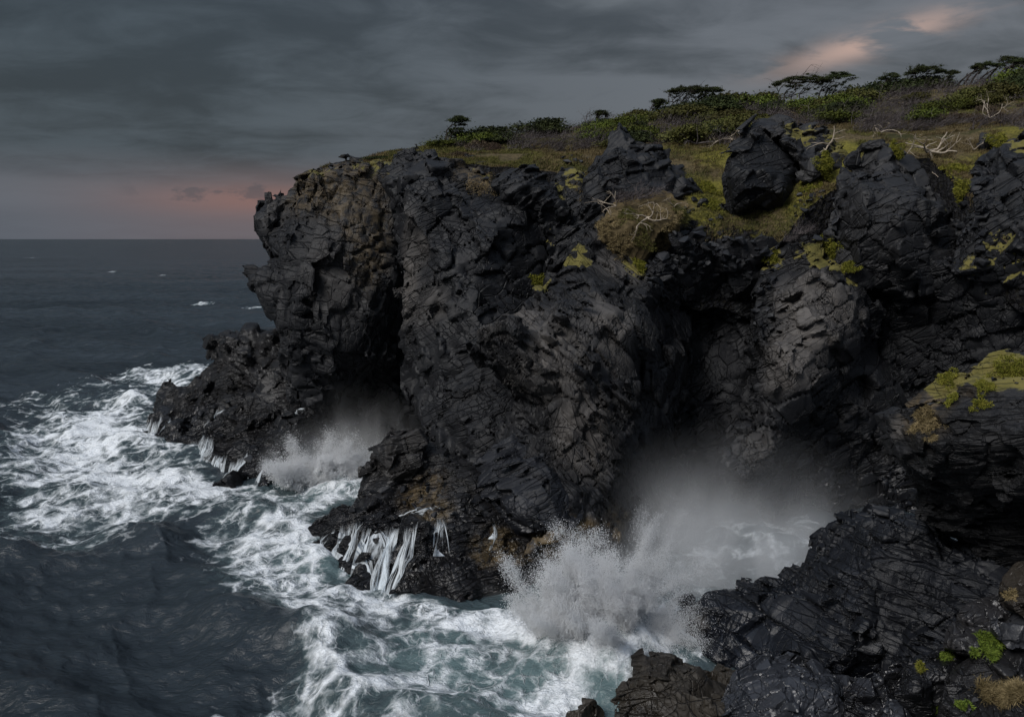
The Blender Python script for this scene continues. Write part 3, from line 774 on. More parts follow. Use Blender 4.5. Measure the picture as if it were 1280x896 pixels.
    # --- near overhang at the right
    rock('outcrop', 'near overhanging rock outcrop with mossy brow at the right edge', 'rock outcrop',
         [dict(poly=[(1112, 542), (1120, 524), (1148, 508), (1170, 486), (1190, 472), (1222, 466), (1260, 458), (1330, 446), (1360, 700), (1330, 790), (1240, 720), (1180, 668), (1146, 632), (1136, 600), (1124, 572)],
               front=[(1125, 545, 45), (1160, 520, 43), (1220, 480, 43.5), (1290, 470, 42), (1150, 580, 44), (1220, 570, 41), (1300, 560, 39), (1170, 620, 46), (1240, 650, 45.5), (1310, 650, 44), (1260, 720, 46)], T=7, R=1.5)],
         (1230, 580, 43), 0.105, m_near2, dict(size=(1.8, 1.4, 0.8), rot=(10, 14, 10), amp=0.55, tilt=1.1, crack=0.25, cw=0.08),
         dict(size=(0.65, 0.55, 0.35), rot=(10, 14, 10), amp=0.18, crack=0.1), seed=43, big=0.5,
         paint=[('moss', 1185, 482, 43.5, 2.2, 0.8), ('moss', 1270, 460, 42.5, 3.4, 1.1), ('moss', 1225, 480, 43, 2.4, 0.75), ('moss', 1160, 510, 43.5, 1.5, 0.6), ('ochre', 1160, 515, 43.5, 2.4, 0.8), ('ochre', 1230, 490, 43, 2.4, 0.7), ('pale', 1120, 535, 45, 0.9, 0.7), ('pale', 1160, 500, 43.5, 1.2, 0.5), ('pale', 1250, 478, 42, 1.2, 0.6)])
    # --- near shelf
    rock('outcrop', 'long blue black rock shelf stepping down into the breaking wave', 'rock outcrop',
         [dict(poly=[(832, 800), (834, 772), (860, 764), (885, 760), (900, 748), (930, 738), (960, 734), (1003, 736), (1014, 716), (1032, 700), (1036, 676), (1062, 662), (1100, 650), (1130, 640), (1190, 660), (1300, 690), (1340, 800), (1340, 910), (1100, 910), (1060, 860), (990, 850), (930, 850), (890, 838), (860, 828), (838, 822)],
               front=[(840, 795, 56.5), (880, 770, 56), (900, 820, 52.5), (960, 745, 55), (960, 800, 51.5), (1010, 740, 53.5), (1050, 680, 53), (1120, 650, 51), (1060, 740, 50), (1060, 810, 47), (1150, 700, 48.5), (1130, 790, 46.5), (1250, 720, 46.5), (1220, 790, 44), (1300, 800, 42), (1150, 860, 44), (950, 840, 50.5)], T=8, R=1.3)],
         (1060, 770, 50), 0.12, m_near, dict(size=(2.5, 1.9, 1.3), rot=(12, -24, 25), amp=0.85, tilt=1.3, crack=0.35, cw=0.09),
         dict(size=(0.7, 0.6, 0.45), rot=(12, -20, 15), amp=0.26, crack=0.13), seed=47, big=0.6, wetz=5,
         paint=[('ochre', 860, 785, 56, 2.0, 0.5)])
    rock('rock', 'brown cracked rock at the foot of the near shelf beside the foam', 'rock',
         [dict(poly=[(742, 905), (750, 880), (760, 868), (790, 858), (800, 838), (818, 824), (838, 832), (860, 838), (892, 846), (915, 858), (920, 880), (915, 920), (740, 920)],
               front=[(760, 880, 48.5), (820, 840, 49), (850, 860, 46.8), (900, 862, 47), (820, 900, 45.5), (900, 905, 45.5)], T=5, R=1.0)],
         (835, 870, 47), 0.085, m_brown, dict(size=(1.3, 1.1, 0.8), rot=(10, 20, 25), amp=0.45, tilt=1.2, crack=0.28, cw=0.08),
         dict(size=(0.5, 0.45, 0.4), rot=(12, -20, 15), amp=0.13, crack=0.1), seed=53, big=0.35, wetz=1.5)
    rock('rock', 'small brown rock alone in the foam left of the larger brown rock', 'rock',
         [dict(poly=[(718, 900), (722, 884), (732, 880), (742, 882), (745, 905), (720, 910)], front=[(732, 892, 46.8)], flat=46.8, T=1.2, R=0.5)],
         (732, 894, 46.8), 0.06, m_brown, dict(size=(0.7, 0.6, 0.5), rot=(10, 20, 25), amp=0.15, tilt=1.2, crack=0.1), None, seed=55, big=0.12, wetz=1.5)
    rock('rock', 'pale grey blue domed rock split by joints at the bottom edge', 'rock',
         [dict(poly=[(900, 920), (915, 880), (928, 850), (950, 834), (985, 828), (1010, 832), (1018, 842), (1045, 846), (1062, 866), (1068, 900), (1066, 920)],
               front=[(930, 870, 45), (985, 840, 46), (980, 880, 43), (1040, 860, 44), (1050, 900, 42.5), (930, 905, 43)], T=4, R=1.3)],
         (985, 875, 44), 0.08, m_blue, dict(size=(1.5, 1.3, 1.2), rot=(10, 26, 5), amp=0.22, tilt=0.9, crack=0.28, cw=0.045), None, seed=59, big=0.2, wetz=0)
    # --- rocks at the bottom right corner
    specs = [
        ('flat dark cracked rock between the pale domed rock and the green tufts', [(1062, 900), (1060, 870), (1085, 846), (1120, 838), (1160, 846), (1175, 870), (1170, 915), (1065, 915)], (1115, 870, 41.5), m_near, 0.1),
        ('smooth grey slab lying on the bottom edge of the picture', [(1075, 915), (1090, 884), (1130, 878), (1180, 880), (1200, 915)], (1140, 895, 40.0), m_blue, 0.0),
        ('rounded grey rock between the two green tufts at the right', [(1192, 815), (1196, 800), (1215, 782), (1240, 776), (1262, 784), (1258, 812), (1230, 828), (1205, 828)], (1225, 803, 39.5), m_blue_dark, 0.3),
        ('low grey rock wedged above the rounded rock at the right', [(1215, 778), (1225, 768), (1255, 760), (1275, 764), (1270, 782), (1240, 784)], (1245, 772, 40.5), m_blue_dark, 0.3),
        ('pale rounded rock cut by the right edge of the picture', [(1258, 800), (1262, 780), (1280, 768), (1310, 770), (1312, 800), (1280, 806)], (1284, 788, 38.5), m_blue, 0.1),
        ('brown lichen covered rock high on the right edge', [(1268, 748), (1272, 732), (1284, 718), (1320, 715), (1320, 755), (1285, 760)], (1290, 738, 39.5), m_brown, 0.2),
        ('dark leaning rock under the brightest green tuft', [(1195, 870), (1205, 835), (1235, 815), (1275, 805), (1320, 800), (1330, 910), (1200, 910)], (1260, 860, 38), m_near2, 0.1),
        ('wedge of black rock below the small green plant', [(1125, 868), (1140, 835), (1175, 818), (1205, 822), (1205, 850), (1180, 885), (1130, 888)], (1165, 852, 40), m_near2, 0.0),
        ('dark rock at the corner under the dry grass', [(1170, 920), (1180, 880), (1220, 868), (1330, 865), (1340, 940), (1170, 940)], (1250, 905, 36), m_near2, 0.1),
    ]
    for i, (lb, poly, c, mt, bp) in enumerate(specs):
        x, y, Y = c
        fr_ = [(x, y, Y)] + [(x + (qx - x) * .6, y + (qy - y) * .6, Y + 0.3 - (qy - y) * 0.012) for qx, qy in poly]
        rock('rock', lb, 'rock', [dict(poly=poly, front=fr_, T=3.0, R=0.9)], c, 0.08, mt,
             dict(size=(1.1, 0.9, 0.8), rot=(10 + i * 17, 26, 5 + i * 40), amp=0.22, tilt=1.0, crack=0.16, cw=0.06), dict(size=(0.4, 0.4, 0.35), rot=(0, 26, 5 + i * 40), amp=0.07, crack=0.05),
             seed=61 + i, big=0.2, basepale=bp, wetz=0)

m_blue_dark = rock_material('dull_blue_basalt', (14, 30, 8), (0.75, 0.8, 0.9), crack=1.3, bd=0.2, dark=(0.0103, 0.0116, 0.0159), mid=(0.0206, 0.0232, 0.0306))
m_near2 = rock_material('brow_basalt', (10, 14, 10), (1.1, 1.2, 2.0), crack=0.9, bd=0.20, dark=(0.0083, 0.0085, 0.0102), mid=(0.0186, 0.0190, 0.0216))
build_rocks()

# ------------------------------------------------------------------ sea
def poly_xy(pts):
    return [tuple(sea_at(px, py)[:2]) for px, py in pts]
def seg_dist(X, Y, pts):
    d = np.full(X.shape, 1e9, np.float32)
    for (x0, y0), (x1, y1) in zip(pts[:-1], pts[1:]):
        ex, ey = x1 - x0, y1 - y0
        t = np.clip(((X - x0) * ex + (Y - y0) * ey) / (ex * ex + ey * ey + 1e-9), 0, 1)
        d = np.minimum(d, np.hypot(X - x0 - ex * t, Y - y0 - ey * t))
    return d

def sea_fields(X, Y):
    P = np.stack([X, Y, X * 0], 1).astype(np.float32)
    wx = (fbm(P / 9.0, 3, 101) - 0.5) * 7; wy = (fbm(P / 9.0, 3, 102) - 0.5) * 7
    sc = np.clip(Y / 80.0, 0.5, 3)
    U, V = X + wx * sc, Y + wy * sc
    Fm = np.zeros_like(X)
    def blob(pts, soft, val):
        nonlocal Fm
        d = poly_sd(U, V, poly_xy(pts))
        Fm = np.maximum(Fm, val * sstep(soft, -soft * 0.6, d))
    # foam collar round the far ledge
    blob([(0, 545), (60, 520), (130, 508), (180, 495), (205, 505), (180, 540), (230, 560), (250, 600), (330, 618), (400, 612), (340, 640), (230, 640), (130, 655), (60, 660), (0, 640)], 7, 0.80)
    blob([(70, 530), (140, 520), (180, 545), (175, 585), (240, 605), (330, 622), (240, 630), (130, 610), (70, 580)], 5, 1.05)
    blob([(60, 518), (150, 508), (190, 490), (200, 500), (170, 525), (110, 530)], 5, 1.0)
    blob([(155, 468), (200, 458), (268, 455), (262, 478), (215, 490), (200, 480)], 9, 0.82)
    blob([(0, 640), (100, 650), (200, 640), (120, 690), (40, 690), (0, 690)], 5, 0.55)
    # surge out of the cove and round the waterfall ledge
    blob([(480, 600), (420, 640), (395, 690), (420, 740), (500, 760), (580, 768), (700, 760), (860, 800), (850, 840), (720, 920), (300, 920), (330, 850), (360, 800), (290, 760), (248, 740), (240, 700), (270, 660), (340, 630), (370, 600), (440, 580)], 5, 0.66)
    blob([(470, 600), (420, 640), (395, 680), (400, 730), (460, 770), (420, 760), (330, 745), (262, 735), (262, 700), (310, 670), (370, 640), (380, 605), (440, 580)], 3, 0.92)
    blob([(400, 700), (440, 740), (580, 765), (700, 750), (760, 790), (680, 800), (560, 790), (440, 765)], 3, 1.0)
    blob([(680, 740), (860, 760), (860, 840), (760, 880), (700, 920), (640, 920), (680, 850), (640, 800)], 4, 1.0)
    blob([(450, 820), (520, 850), (600, 870), (640, 880), (600, 895), (520, 880), (460, 845)], 2, 0.85)
    blob([(760, 780), (740, 720), (800, 690), (900, 660), (1020, 640), (1060, 680), (1000, 760), (880, 790)], 3, 0.5)
    # thin old foam
    blob([(20, 840), (120, 840), (150, 900), (60, 920)], 5, 0.42)
    blob([(200, 850), (330, 860), (330, 920), (180, 920)], 5, 0.46)
    blob([(0, 690), (200, 660), (240, 720), (120, 730)], 8, 0.36)
    blob([(0, 500), (130, 470), (260, 455), (262, 500), (120, 515), (0, 530)], 12, 0.45)
    # far whitecaps
    for px, py, w in ((250, 380, 26), (318, 384, 16), (175, 462, 18), (140, 340, 7), (205, 344, 6), (40, 322, 6)):
        c = sea_at(px, py); s = c[1] / FPX
        Fm = np.maximum(Fm, 0.8 * np.exp(-((X - c[0]) / (w * s)) ** 2 - ((Y - c[1]) / (2.2 * s * 6)) ** 2))
    # dark clear water in the lower left
    clear = sstep(4, -3, poly_sd(U, V, poly_xy([(-60, 715), (120, 690), (230, 690), (245, 740), (320, 790), (330, 850), (240, 880), (160, 960), (-60, 960)])))
    Fm = Fm * (1 - 0.75 * clear)
    aer = np.zeros_like(X)
    for px, py, rad in ((700, 800, 9), (660, 860, 8), (430, 610, 9), (420, 700, 6), (560, 830, 6), (760, 860, 6)):
        c = sea_at(px, py)
        aer = np.maximum(aer, np.exp(-((X - c[0]) ** 2 + (Y - c[1]) ** 2) / rad ** 2))
    return Fm, aer

def sea_height(X, Y, Fm):
    P = np.stack([X, Y, X * 0], 1).astype(np.float32)
    z = np.zeros_like(X)
    # swell running in from the left towards the coast
    wob = (fbm(P / 30.0, 3, 201) - 0.5) * 26
    dirs = [(0.80, 0.60, 21, 0.55), (0.55, 0.83, 13, 0.38), (0.95, 0.30, 8.5, 0.20), (0.3, 0.95, 6.1, 0.13), (-0.45, 0.9, 4.6, 0.09), (0.9, -0.42, 3.3, 0.06), (0.2, 1.0, 2.3, 0.045), (-0.8, 0.6, 1.7, 0.03), (0.7, 0.7, 1.25, 0.022)]
    amp_mod = 0.45 + 1.1 * fbm(P / 24.0, 3, 205)
    for k, (dx, dy, L, a) in enumerate(dirs):
        n = math.hypot(dx, dy)
        ph = ((X * dx + Y * dy) / n + wob * (0.7 if k < 3 else 0.35 + 0.05 * k)) * 2 * math.pi / L + k * 1.7
        s = 0.5 + 0.5 * np.sin(ph)
        z += a * amp_mod * (1 - 2 * np.abs(s - 0.5) ** 1.0 * 1.0 if False else (s ** 1.7) * 2 - 0.85)
    # choppy ridges
    ca, sa = math.cos(0.62), math.sin(0.62)
    Q2 = np.stack([(X * ca + Y * sa) / 3.6, (-X * sa + Y * ca) / 9.0, X * 0], 1).astype(np.float32)
    r = 1 - np.abs(2 * fbm(Q2, 3, 211, 0.42) - 1)
    z += (r ** 3 - 0.35) * 0.30
    # one standing wave that curls round the edge of the surge
    crest = poly_xy([(150, 660), (215, 690), (250, 728), (300, 765), (350, 790), (420, 800)])
    d = seg_dist(X, Y, crest)
    z += 1.25 * np.exp(-(d / 3.0) ** 2) * (0.5 + fbm(P / 4.0, 2, 215))
    crest2 = poly_xy([(-40, 690), (80, 700), (180, 690), (240, 660), (330, 645)])
    d2 = seg_dist(X, Y, crest2)
    z += 0.8 * np.exp(-(d2 / 3.5) ** 2) * (0.4 + fbm(P / 5.0, 2, 216))
    # surge heaped against the rocks
    for px, py, rad, h in ((775, 830, 4.5, 2.0), (740, 800, 5.5, 1.9), (700, 850, 5, 1.0), (440, 610, 7, 1.8), (420, 650, 5, 1.2), (130, 525, 12, 1.0), (560, 790, 5, 0.5)):
        c = sea_at(px, py)
        z += h * np.exp(-((X - c[0]) ** 2 + (Y - c[1]) ** 2) / rad ** 2)
    z += np.clip(Fm, 0, 1) * (fbm(P / 1.3, 3, 219) - 0.4) * 0.6
    return z

def build_sea():
    az = np.linspace(R(-52), R(46), 1000)
    r = [22.0]
    while r[-1] < 600: r.append(r[-1] * 1.0036)
    while r[-1] < 3000: r.append(r[-1] * 1.011)
    while r[-1] < 60000: r.append(r[-1] * 1.025)
    r = np.array(r)
    Rr, Az = np.meshgrid(r, az, indexing='ij')
    X = (Rr * np.sin(Az)).ravel(); Y = (Rr * np.cos(Az)).ravel()
    nr, na = len(r), len(az)
    Fm = np.zeros(len(X)); aer = np.zeros(len(X)); Z = np.zeros(len(X))
    m = (Rr.ravel() < 3000)
    Fm[m], aer[m] = sea_fields(X[m], Y[m])
    h = sea_height(X[m], Y[m], Fm[m])
    fade = np.exp(-np.maximum(Rr.ravel()[m] - 200, 0) / 900.0)
    Z[m] = h * fade * np.clip((3000 - Rr.ravel()[m]) / 1500, 0, 1)
    V = np.stack([X, Y, Z], 1)
    i = np.arange(nr - 1)[:, None] * na + np.arange(na - 1)[None, :]
    Q = np.stack([i, i + 1, i + na + 1, i + na], -1).reshape(-1, 4)[:, ::-1]
    m_, nt, bs = new_mat('sea_water')
    tc = nt.new('ShaderNodeTexCoord'); obj = tc.outputs['Object']
    foam = nt.attr('foam'); aerv = nt.attr('aer')
    # lacy foam: stretched, warped cell walls at two sizes plus streaks
    wn = nt.noise(obj, 0.33, 4, 0.6, color=True)
    sub = nt.vmath('SUBTRACT', wn, (0.5, 0.5, 0.5))
    sc = nt.new('ShaderNodeVectorMath', operation='SCALE'); nt.link(sub, sc.inputs[0]); sc.inputs['Scale'].default_value = 3.0
    wv = nt.vmath('ADD', obj, sc.outputs[0])
    wn2 = nt.noise(obj, 1.5, 3, 0.6, color=True)
    sc2 = nt.new('ShaderNodeVectorMath', operation='SCALE'); nt.link(nt.vmath('SUBTRACT', wn2, (0.5, 0.5, 0.5)), sc2.inputs[0]); sc2.inputs['Scale'].default_value = 0.40
    wv = nt.vmath('ADD', wv, sc2.outputs[0])
    e1 = nt.vor(nt.mapping(wv, (1, 0.75, 0.4), (0, 0, 0.5)), 0.42, 'DISTANCE_TO_EDGE')
    e2 = nt.vor(nt.mapping(wv, (1, 0.8, 0.4), (0, 0, 0.2)), 1.05, 'DISTANCE_TO_EDGE')
    e3 = nt.vor(nt.mapping(wv, (1, 1, 0.4)), 2.6, 'DISTANCE_TO_EDGE')
    n1 = nt.noise(wv, 0.55, 6, 0.65)
    n2 = nt.noise(nt.mapping(wv, (0.5, 1.6, 1), (0, 0, 0.6)), 1.2, 5, 0.7)
    # a lace value: high on the walls
    def wall(e, k, w):
        return nt.math('MULTIPLY', nt.math('SUBTRACT', 1.0, nt.math('MULTIPLY', e, k)), w)
    lace = nt.math('MAXIMUM', wall(e1, 2.4, 1.0), nt.math('MAXIMUM', wall(e2, 2.4, 0.82), wall(e3, 2.4, 0.62)))
    lace = nt.math('MAXIMUM', lace, 0.0)
    nbig = nt.noise(nt.mapping(obj, (0.7, 1.1, 1), (0, 0, 0.5)), 0.15, 4, 0.55, 1.2)
    dens = nt.math('ADD', nt.math('MULTIPLY', foam, 0.92), nt.math('ADD', nt.math('MULTIPLY', nt.math('SUBTRACT', nbig, 0.5), 0.95), nt.math('ADD', nt.math('MULTIPLY', nt.math('SUBTRACT', n1, 0.5), 0.48), nt.math('MULTIPLY', nt.math('SUBTRACT', n2, 0.5), 0.28))))
    cov = nt.math('SUBTRACT', nt.math('ADD', nt.math('MULTIPLY', lace, nt.ss(nt.noise(obj, 0.45, 4, 0.6), 0.3, 0.7, 0.5, 1.05)), dens), 1.14)
    f = nt.ss(cov, -0.12, 0.48)
    f = nt.math('MULTIPLY', f, nt.ss(foam, 0.06, 0.30))
    thin = nt.math('MULTIPLY', nt.ss(cov, -0.40, 0.10), nt.ss(foam, 0.2, 0.6))
    # water body
    deep = nt.mix(nt.math('MAXIMUM', nt.ss(nt.noise(obj, 0.05, 3, 0.5), 0.35, 0.65, 0, 0.6), nt.ss(nt.noise(nt.mapping(obj, (0.3, 1, 1)), 0.012, 4, 0.6), 0.3, 0.6)), (0.009, 0.0135, 0.017), (0.027, 0.036, 0.044))
    body = nt.mix(nt.math('MULTIPLY', thin, 0.8), deep, (0.060, 0.088, 0.093))
    body = nt.mix(nt.math('MULTIPLY', aerv, 0.55), body, (0.135, 0.205, 0.210))
    foamc = nt.mix(nt.noise(wv, 1.0, 5, 0.7), (0.66, 0.71, 0.75), (0.84, 0.86, 0.88))
    colr = nt.mix(f, body, foamc)
    nt.link(colr, bs.inputs['Base Color'])
    ro = nt.math('ADD', 0.22, nt.math('MULTIPLY', f, 0.65))
    nt.link(ro, bs.inputs['Roughness'])
    bs.inputs['IOR'].default_value = 1.33
    # ripples: small near waves and long low far ones
    cd = nt.new('ShaderNodeVectorMath', operation='LENGTH'); nt.link(obj, cd.inputs[0])
    dist = cd.outputs[1]
    rip = nt.noise(nt.mapping(obj, (0.8, 1.3, 1), (0, 0, 0.5)), 1.3, 5, 0.62, 0.6)
    rip2 = nt.noise(nt.mapping(obj, (0.30, 0.9, 1), (0, 0, 0.2)), 0.20, 6, 0.62, 0.4)
    rip3 = nt.noise(nt.mapping(obj, (0.35, 1.0, 1), (0, 0, 0.1)), 0.05, 6, 0.66)
    near = nt.ss(dist, 260, 60)
    hgt = nt.math('ADD', nt.math('MULTIPLY', nt.math('MULTIPLY', rip, near), 0.26), nt.math('ADD', nt.math('MULTIPLY', rip2, nt.ss(dist, 60, 250, 0.30, 1.3)), nt.math('MULTIPLY', rip3, nt.ss(dist, 120, 500, 0, 4.5))))
    hgt = nt.math('ADD', hgt, nt.math('MULTIPLY', f, nt.math('MULTIPLY', n2, 0.5)))
    nt.link(nt.bump(hgt, 1.0, 0.9), bs.inputs['Normal'])
    me = mesh_from('sea', V, Q, m_, True, {'foam': Fm, 'aer': aer})
    o = add_obj('sea', me)
    tag(o, 'dark restless sea with white foam surging round the foot of the cliffs', 'sea', kind='structure')
build_sea()

# ------------------------------------------------------------------ the land behind the rim
HILL = [(360, 219, 107), (378, 216, 108), (400, 213, 109), (430, 207, 112), (450, 204, 115), (500, 193, 120), (540, 184, 126), (560, 180, 130),
        (480, 206, 109), (540, 200, 106), (580, 206, 105), (620, 205, 106), (650, 215, 103), (700, 212, 103), (640, 190, 116), (600, 190, 118), (700, 190, 116),
        (720, 225, 101), (760, 215, 103), (860, 235, 100), (850, 205, 106), (880, 270, 96), (870, 330, 93), (930, 335, 93.5), (960, 315, 94), (800, 300, 93.5), (740, 290, 96),
        (905, 215, 104), (930, 190, 106), (1000, 262, 94), (1020, 225, 98), (1040, 205, 100), (1000, 165, 108), (1040, 170, 107), (1080, 182, 102), (1080, 160, 110),
        (1140, 180, 100), (1170, 215, 93), (1200, 240, 89), (1190, 165, 105), (1240, 175, 98), (1290, 165, 96), (1290, 150, 103), (1220, 300, 84), (1280, 340, 80),
        (640, 168, 138), (700, 160, 142), (760, 150, 147), (820, 140, 150), (860, 133, 153), (920, 130, 156), (980, 124, 160), (1060, 121, 163), (1130, 108, 168), (1200, 100, 172), (1290, 88, 178),
        (700, 176, 126), (800, 172, 128), (900, 165, 130), (1000, 150, 135), (1100, 142, 135), (1200, 132, 135), (1290, 125, 135), (1330, 85, 180), (1350, 160, 100)]
_h = np.array([at(q[0], q[1] + (7 if q[2] >= 138 else 0), q[2]) for q in HILL])
_far = np.array([[x, 225, z] for x, z in ((-20, 49), (0, 50), (40, 56), (80, 60), (130, 66))] + [[x, 330, z] for x, z in ((-20, 40), (40, 46), (120, 50), (220, 55))])
_hh = np.r_[_h, _far]
hill_rbf = rbf_fit(_hh[:, :2] / 50.0, _hh[:, 2], 0.004)
def hill_z(X, Y):
    X = np.asarray(X, float); Y = np.asarray(Y, float)
    z = hill_rbf(X / 50.0, Y / 50.0)
    P = np.stack([X.ravel(), Y.ravel(), X.ravel() * 0], 1).astype(np.float32)
    z = z + ((fbm(P / 6.0, 4, 301) - 0.5) * 1.5 + (fbm(P / 1.6, 3, 302) - 0.5) * 0.45).reshape(X.shape)
    u = 640 + X / Y * FPX                     # the headland falls away behind its brow
    z = z - 70 * sstep(640, 560, u) * sstep(0, 30, Y - np.interp(u, [388, 430, 500, 560, 640], [112, 117, 124, 136, 150])) - 6 * sstep(410, 388, u)
    return z
RIM_PX = [355, 380, 430, 480, 540, 600, 650, 700, 730, 780, 800, 830, 870, 930, 960, 985, 1000, 1030, 1060, 1090, 1150, 1200, 1240, 1280, 1350]
RIM_Y = [109, 109, 111, 110, 106, 106, 104, 102, 98, 95, 93.5, 93, 92.5, 93, 93.5, 93, 93.5, 95, 97, 98, 96, 88, 84, 80.5, 79]

def build_hill():
    u = np.arange(388, 1352, 2.2)
    ry = np.interp(u, RIM_PX, RIM_Y)
    t = np.linspace(0, 1, 230) ** 1.6
    Yg = ry[:, None] + t[None, :] * (330 - ry[:, None])
    Xg = (u[:, None] - 640) / FPX * Yg * 1.0
    Zg = hill_z(Xg, Yg)
    # bury the front edge behind the rim rocks
    Yg = np.concatenate([Yg[:, :1] + 0.3, Yg], 1); Xg = np.concatenate([Xg[:, :1], Xg], 1); Zg = np.concatenate([Zg[:, :1] - 5.0, Zg], 1)
    # and the left end folds down into the headland
    nu, nt_ = Xg.shape
    V = np.stack([Xg, Yg, Zg], -1).reshape(-1, 3)
    i = np.arange(nu - 1)[:, None] * nt_ + np.arange(nt_ - 1)[None, :]
    Q = np.stack([i, i + nt_, i + nt_ + 1, i + 1], -1).reshape(-1, 4)
    green = np.zeros(len(V)); bare = np.zeros(len(V))
    for px, py, Y, rad, val in ((885, 240, 100, 4.5, 1.0), (1035, 215, 99, 5, 1.2), (1010, 250, 95, 3.5, 1.1), (1180, 225, 93, 5, 0.9), (1150, 190, 100, 4, 0.7), (900, 190, 107, 6, 0.8), (850, 190, 112, 5, 0.6), (700, 205, 106, 4, 0.5), (560, 205, 108, 5, 0.45), (500, 200, 112, 4, 0.4), (880, 275, 96, 3, 0.9), (940, 290, 95, 2.5, 0.9), (1250, 200, 92, 6, 0.8), (1270, 160, 98, 5, 0.7), (730, 180, 118, 5, 0.6), (1060, 185, 102, 4, 0.8), (1200, 300, 85, 3, 0.7)):
        c = at(px, py, Y); green = np.maximum(green, val * np.exp(-((V - c) ** 2).sum(1) / rad ** 2))
    for px, py, Y, rad, val in ((860, 320, 93.5, 6, 1.0), (930, 320, 94, 5, 1.0), (820, 320, 93, 4, 0.8), (870, 290, 95, 3, 0.6), (1250, 250, 88, 7, 0.8), (740, 260, 98, 4, 0.6), (600, 215, 105, 5, 0.3), (640, 200, 110, 4, 0.4)):
        c = at(px, py, Y); bare = np.maximum(bare, val * np.exp(-((V - c) ** 2).sum(1) / rad ** 2))
    Vn = vnormals(V, Q); bare = np.maximum(bare, sstep(0.62, 0.35, np.abs(Vn[:, 2])))
    m, nt, bs = new_mat('hill_turf')
    obj = nt.new('ShaderNodeTexCoord').outputs['Object']
    n1 = nt.noise(obj, 0.14, 5, 0.6); n2 = nt.noise(obj, 0.9, 6, 0.65); n3 = nt.noise(obj, 3.0, 5, 0.7)
    tan = nt.mix(n2, (0.070, 0.054, 0.030), (0.150, 0.116, 0.062))
    olive = nt.mix(n2, (0.026, 0.028, 0.011), (0.070, 0.066, 0.026))
    lush = nt.mix(n2, (0.080, 0.082, 0.014), (0.235, 0.205, 0.046))
    c = nt.mix(nt.ss(nt.math('ADD', n1, nt.math('MULTIPLY', nt.math('SUBTRACT', n2, 0.5), 0.5)), 0.38, 0.54), olive, tan)
    c = nt.mix(nt.ss(nt.math('ADD', nt.attr('green'), nt.math('MULTIPLY', nt.math('SUBTRACT', n2, 0.5), 0.7)), 0.36, 0.80), c, lush)
    wsc = nt.new('ShaderNodeVectorMath', operation='SCALE'); nt.link(nt.vmath('SUBTRACT', nt.noise(obj, 0.8, 4, 0.6, color=True), (0.5, 0.5, 0.5)), wsc.inputs[0]); wsc.inputs['Scale'].default_value = 2.2
    wob = nt.vmath('ADD', obj, wsc.outputs[0])
    vr = nt.new('ShaderNodeTexVoronoi', feature='F1'); nt.link(wob, vr.inputs['Vector']); vr.inputs['Scale'].default_value = 1.3
    ve = nt.vor(wob, 1.3, 'DISTANCE_TO_EDGE'); sc_ = nt.new('ShaderNodeSeparateColor'); nt.link(vr.outputs['Color'], sc_.inputs[0])
    soil = nt.mix(nt.math('MULTIPLY', nt.ss(ve, 0.02, 0.16), nt.math('ADD', 0.25, nt.math('MULTIPLY', sc_.outputs[0], 0.75))), (0.006, 0.006, 0.007), (0.030, 0.030, 0.034))
    rub = nt.math('MULTIPLY', nt.math('SUBTRACT', 0.5, vr.outputs['Distance']), nt.ss(nt.attr('bare'), 0.3, 0.6))
    c = nt.mix(nt.ss(nt.math('ADD', nt.attr('bare'), nt.math('MULTIPLY', nt.math('SUBTRACT', n2, 0.5), 1.2)), 0.4, 0.62), c, soil)
    c = nt.mix(nt.math('MULTIPLY', nt.ss(n3, 0.52, 0.36), 0.6), c, (0.022, 0.020, 0.012))
    nt.link(c, bs.inputs['Base Color']); bs.inputs['Roughness'].default_value = 0.95
    bs.inputs['Specular IOR Level'].default_value = 0.1
    nt.link(nt.bump(nt.math('ADD', nt.math('MULTIPLY', rub, 1.6), nt.math('ADD', nt.math('MULTIPLY', n3, 0.5), n2)), 1.0, 0.5), bs.inputs['Normal'])
    me = mesh_from('hillside', V, Q, m, True, {'green': green, 'bare': bare})
    o = add_obj('hillside', me)
    tag(o, 'scrubby grass slope rising from the cliff rim to the skyline', 'hillside', kind='structure')
    bv = BVHTree.FromPolygons(V.tolist(), Q.tolist())
    BVHS.append((o, bv))
    return o, bv
hill_obj, hill_bvh = build_hill()

def hit(px, py, only=None):
    """where the line of sight through a photograph point meets the land"""
    d = Vector(ray(px, py)).normalized(); o = Vector((0, 0, CAM_H))
    best = None
    for ob, bv in BVHS:
        if only is not None and ob not in only: continue
        r = bv.ray_cast(o, d)
        if r[0] is not None and (best is None or r[3] < best[2]):
            best = (r[0], r[1], r[3], ob)
    return best

# ------------------------------------------------------------------ plant building blocks
def frame_of(t):
    t = t / (np.linalg.norm(t) + 1e-9)
    a = np.cross(t, [0.3, 0.2, 1.0]); a /= np.linalg.norm(a) + 1e-9
    return a, np.cross(t, a)
def tube_mesh(lines, sides=5):
    """lines: list of (points Nx3, radii N) -> V, F quads"""
    Vs, Fs, base = [], [], 0
    ang = np.arange(sides) * 2 * np.pi / sides
    for pts, rad in lines:
        pts = np.asarray(pts, float); n = len(pts)
        tg = np.gradient(pts, axis=0)
        for k in range(n):
            a, b = frame_of(tg[k])
            Vs.append(pts[k] + rad[k] * (np.cos(ang)[:, None] * a + np.sin(ang)[:, None] * b))
        for k in range(n - 1):
            for s in range(sides):
                s2 = (s + 1) % sides
                Fs.append((base + k * sides + s, base + k * sides + s2, base + (k + 1) * sides + s2, base + (k + 1) * sides + s))
        base += n * sides
    return np.concatenate(Vs), np.array(Fs, np.int32)
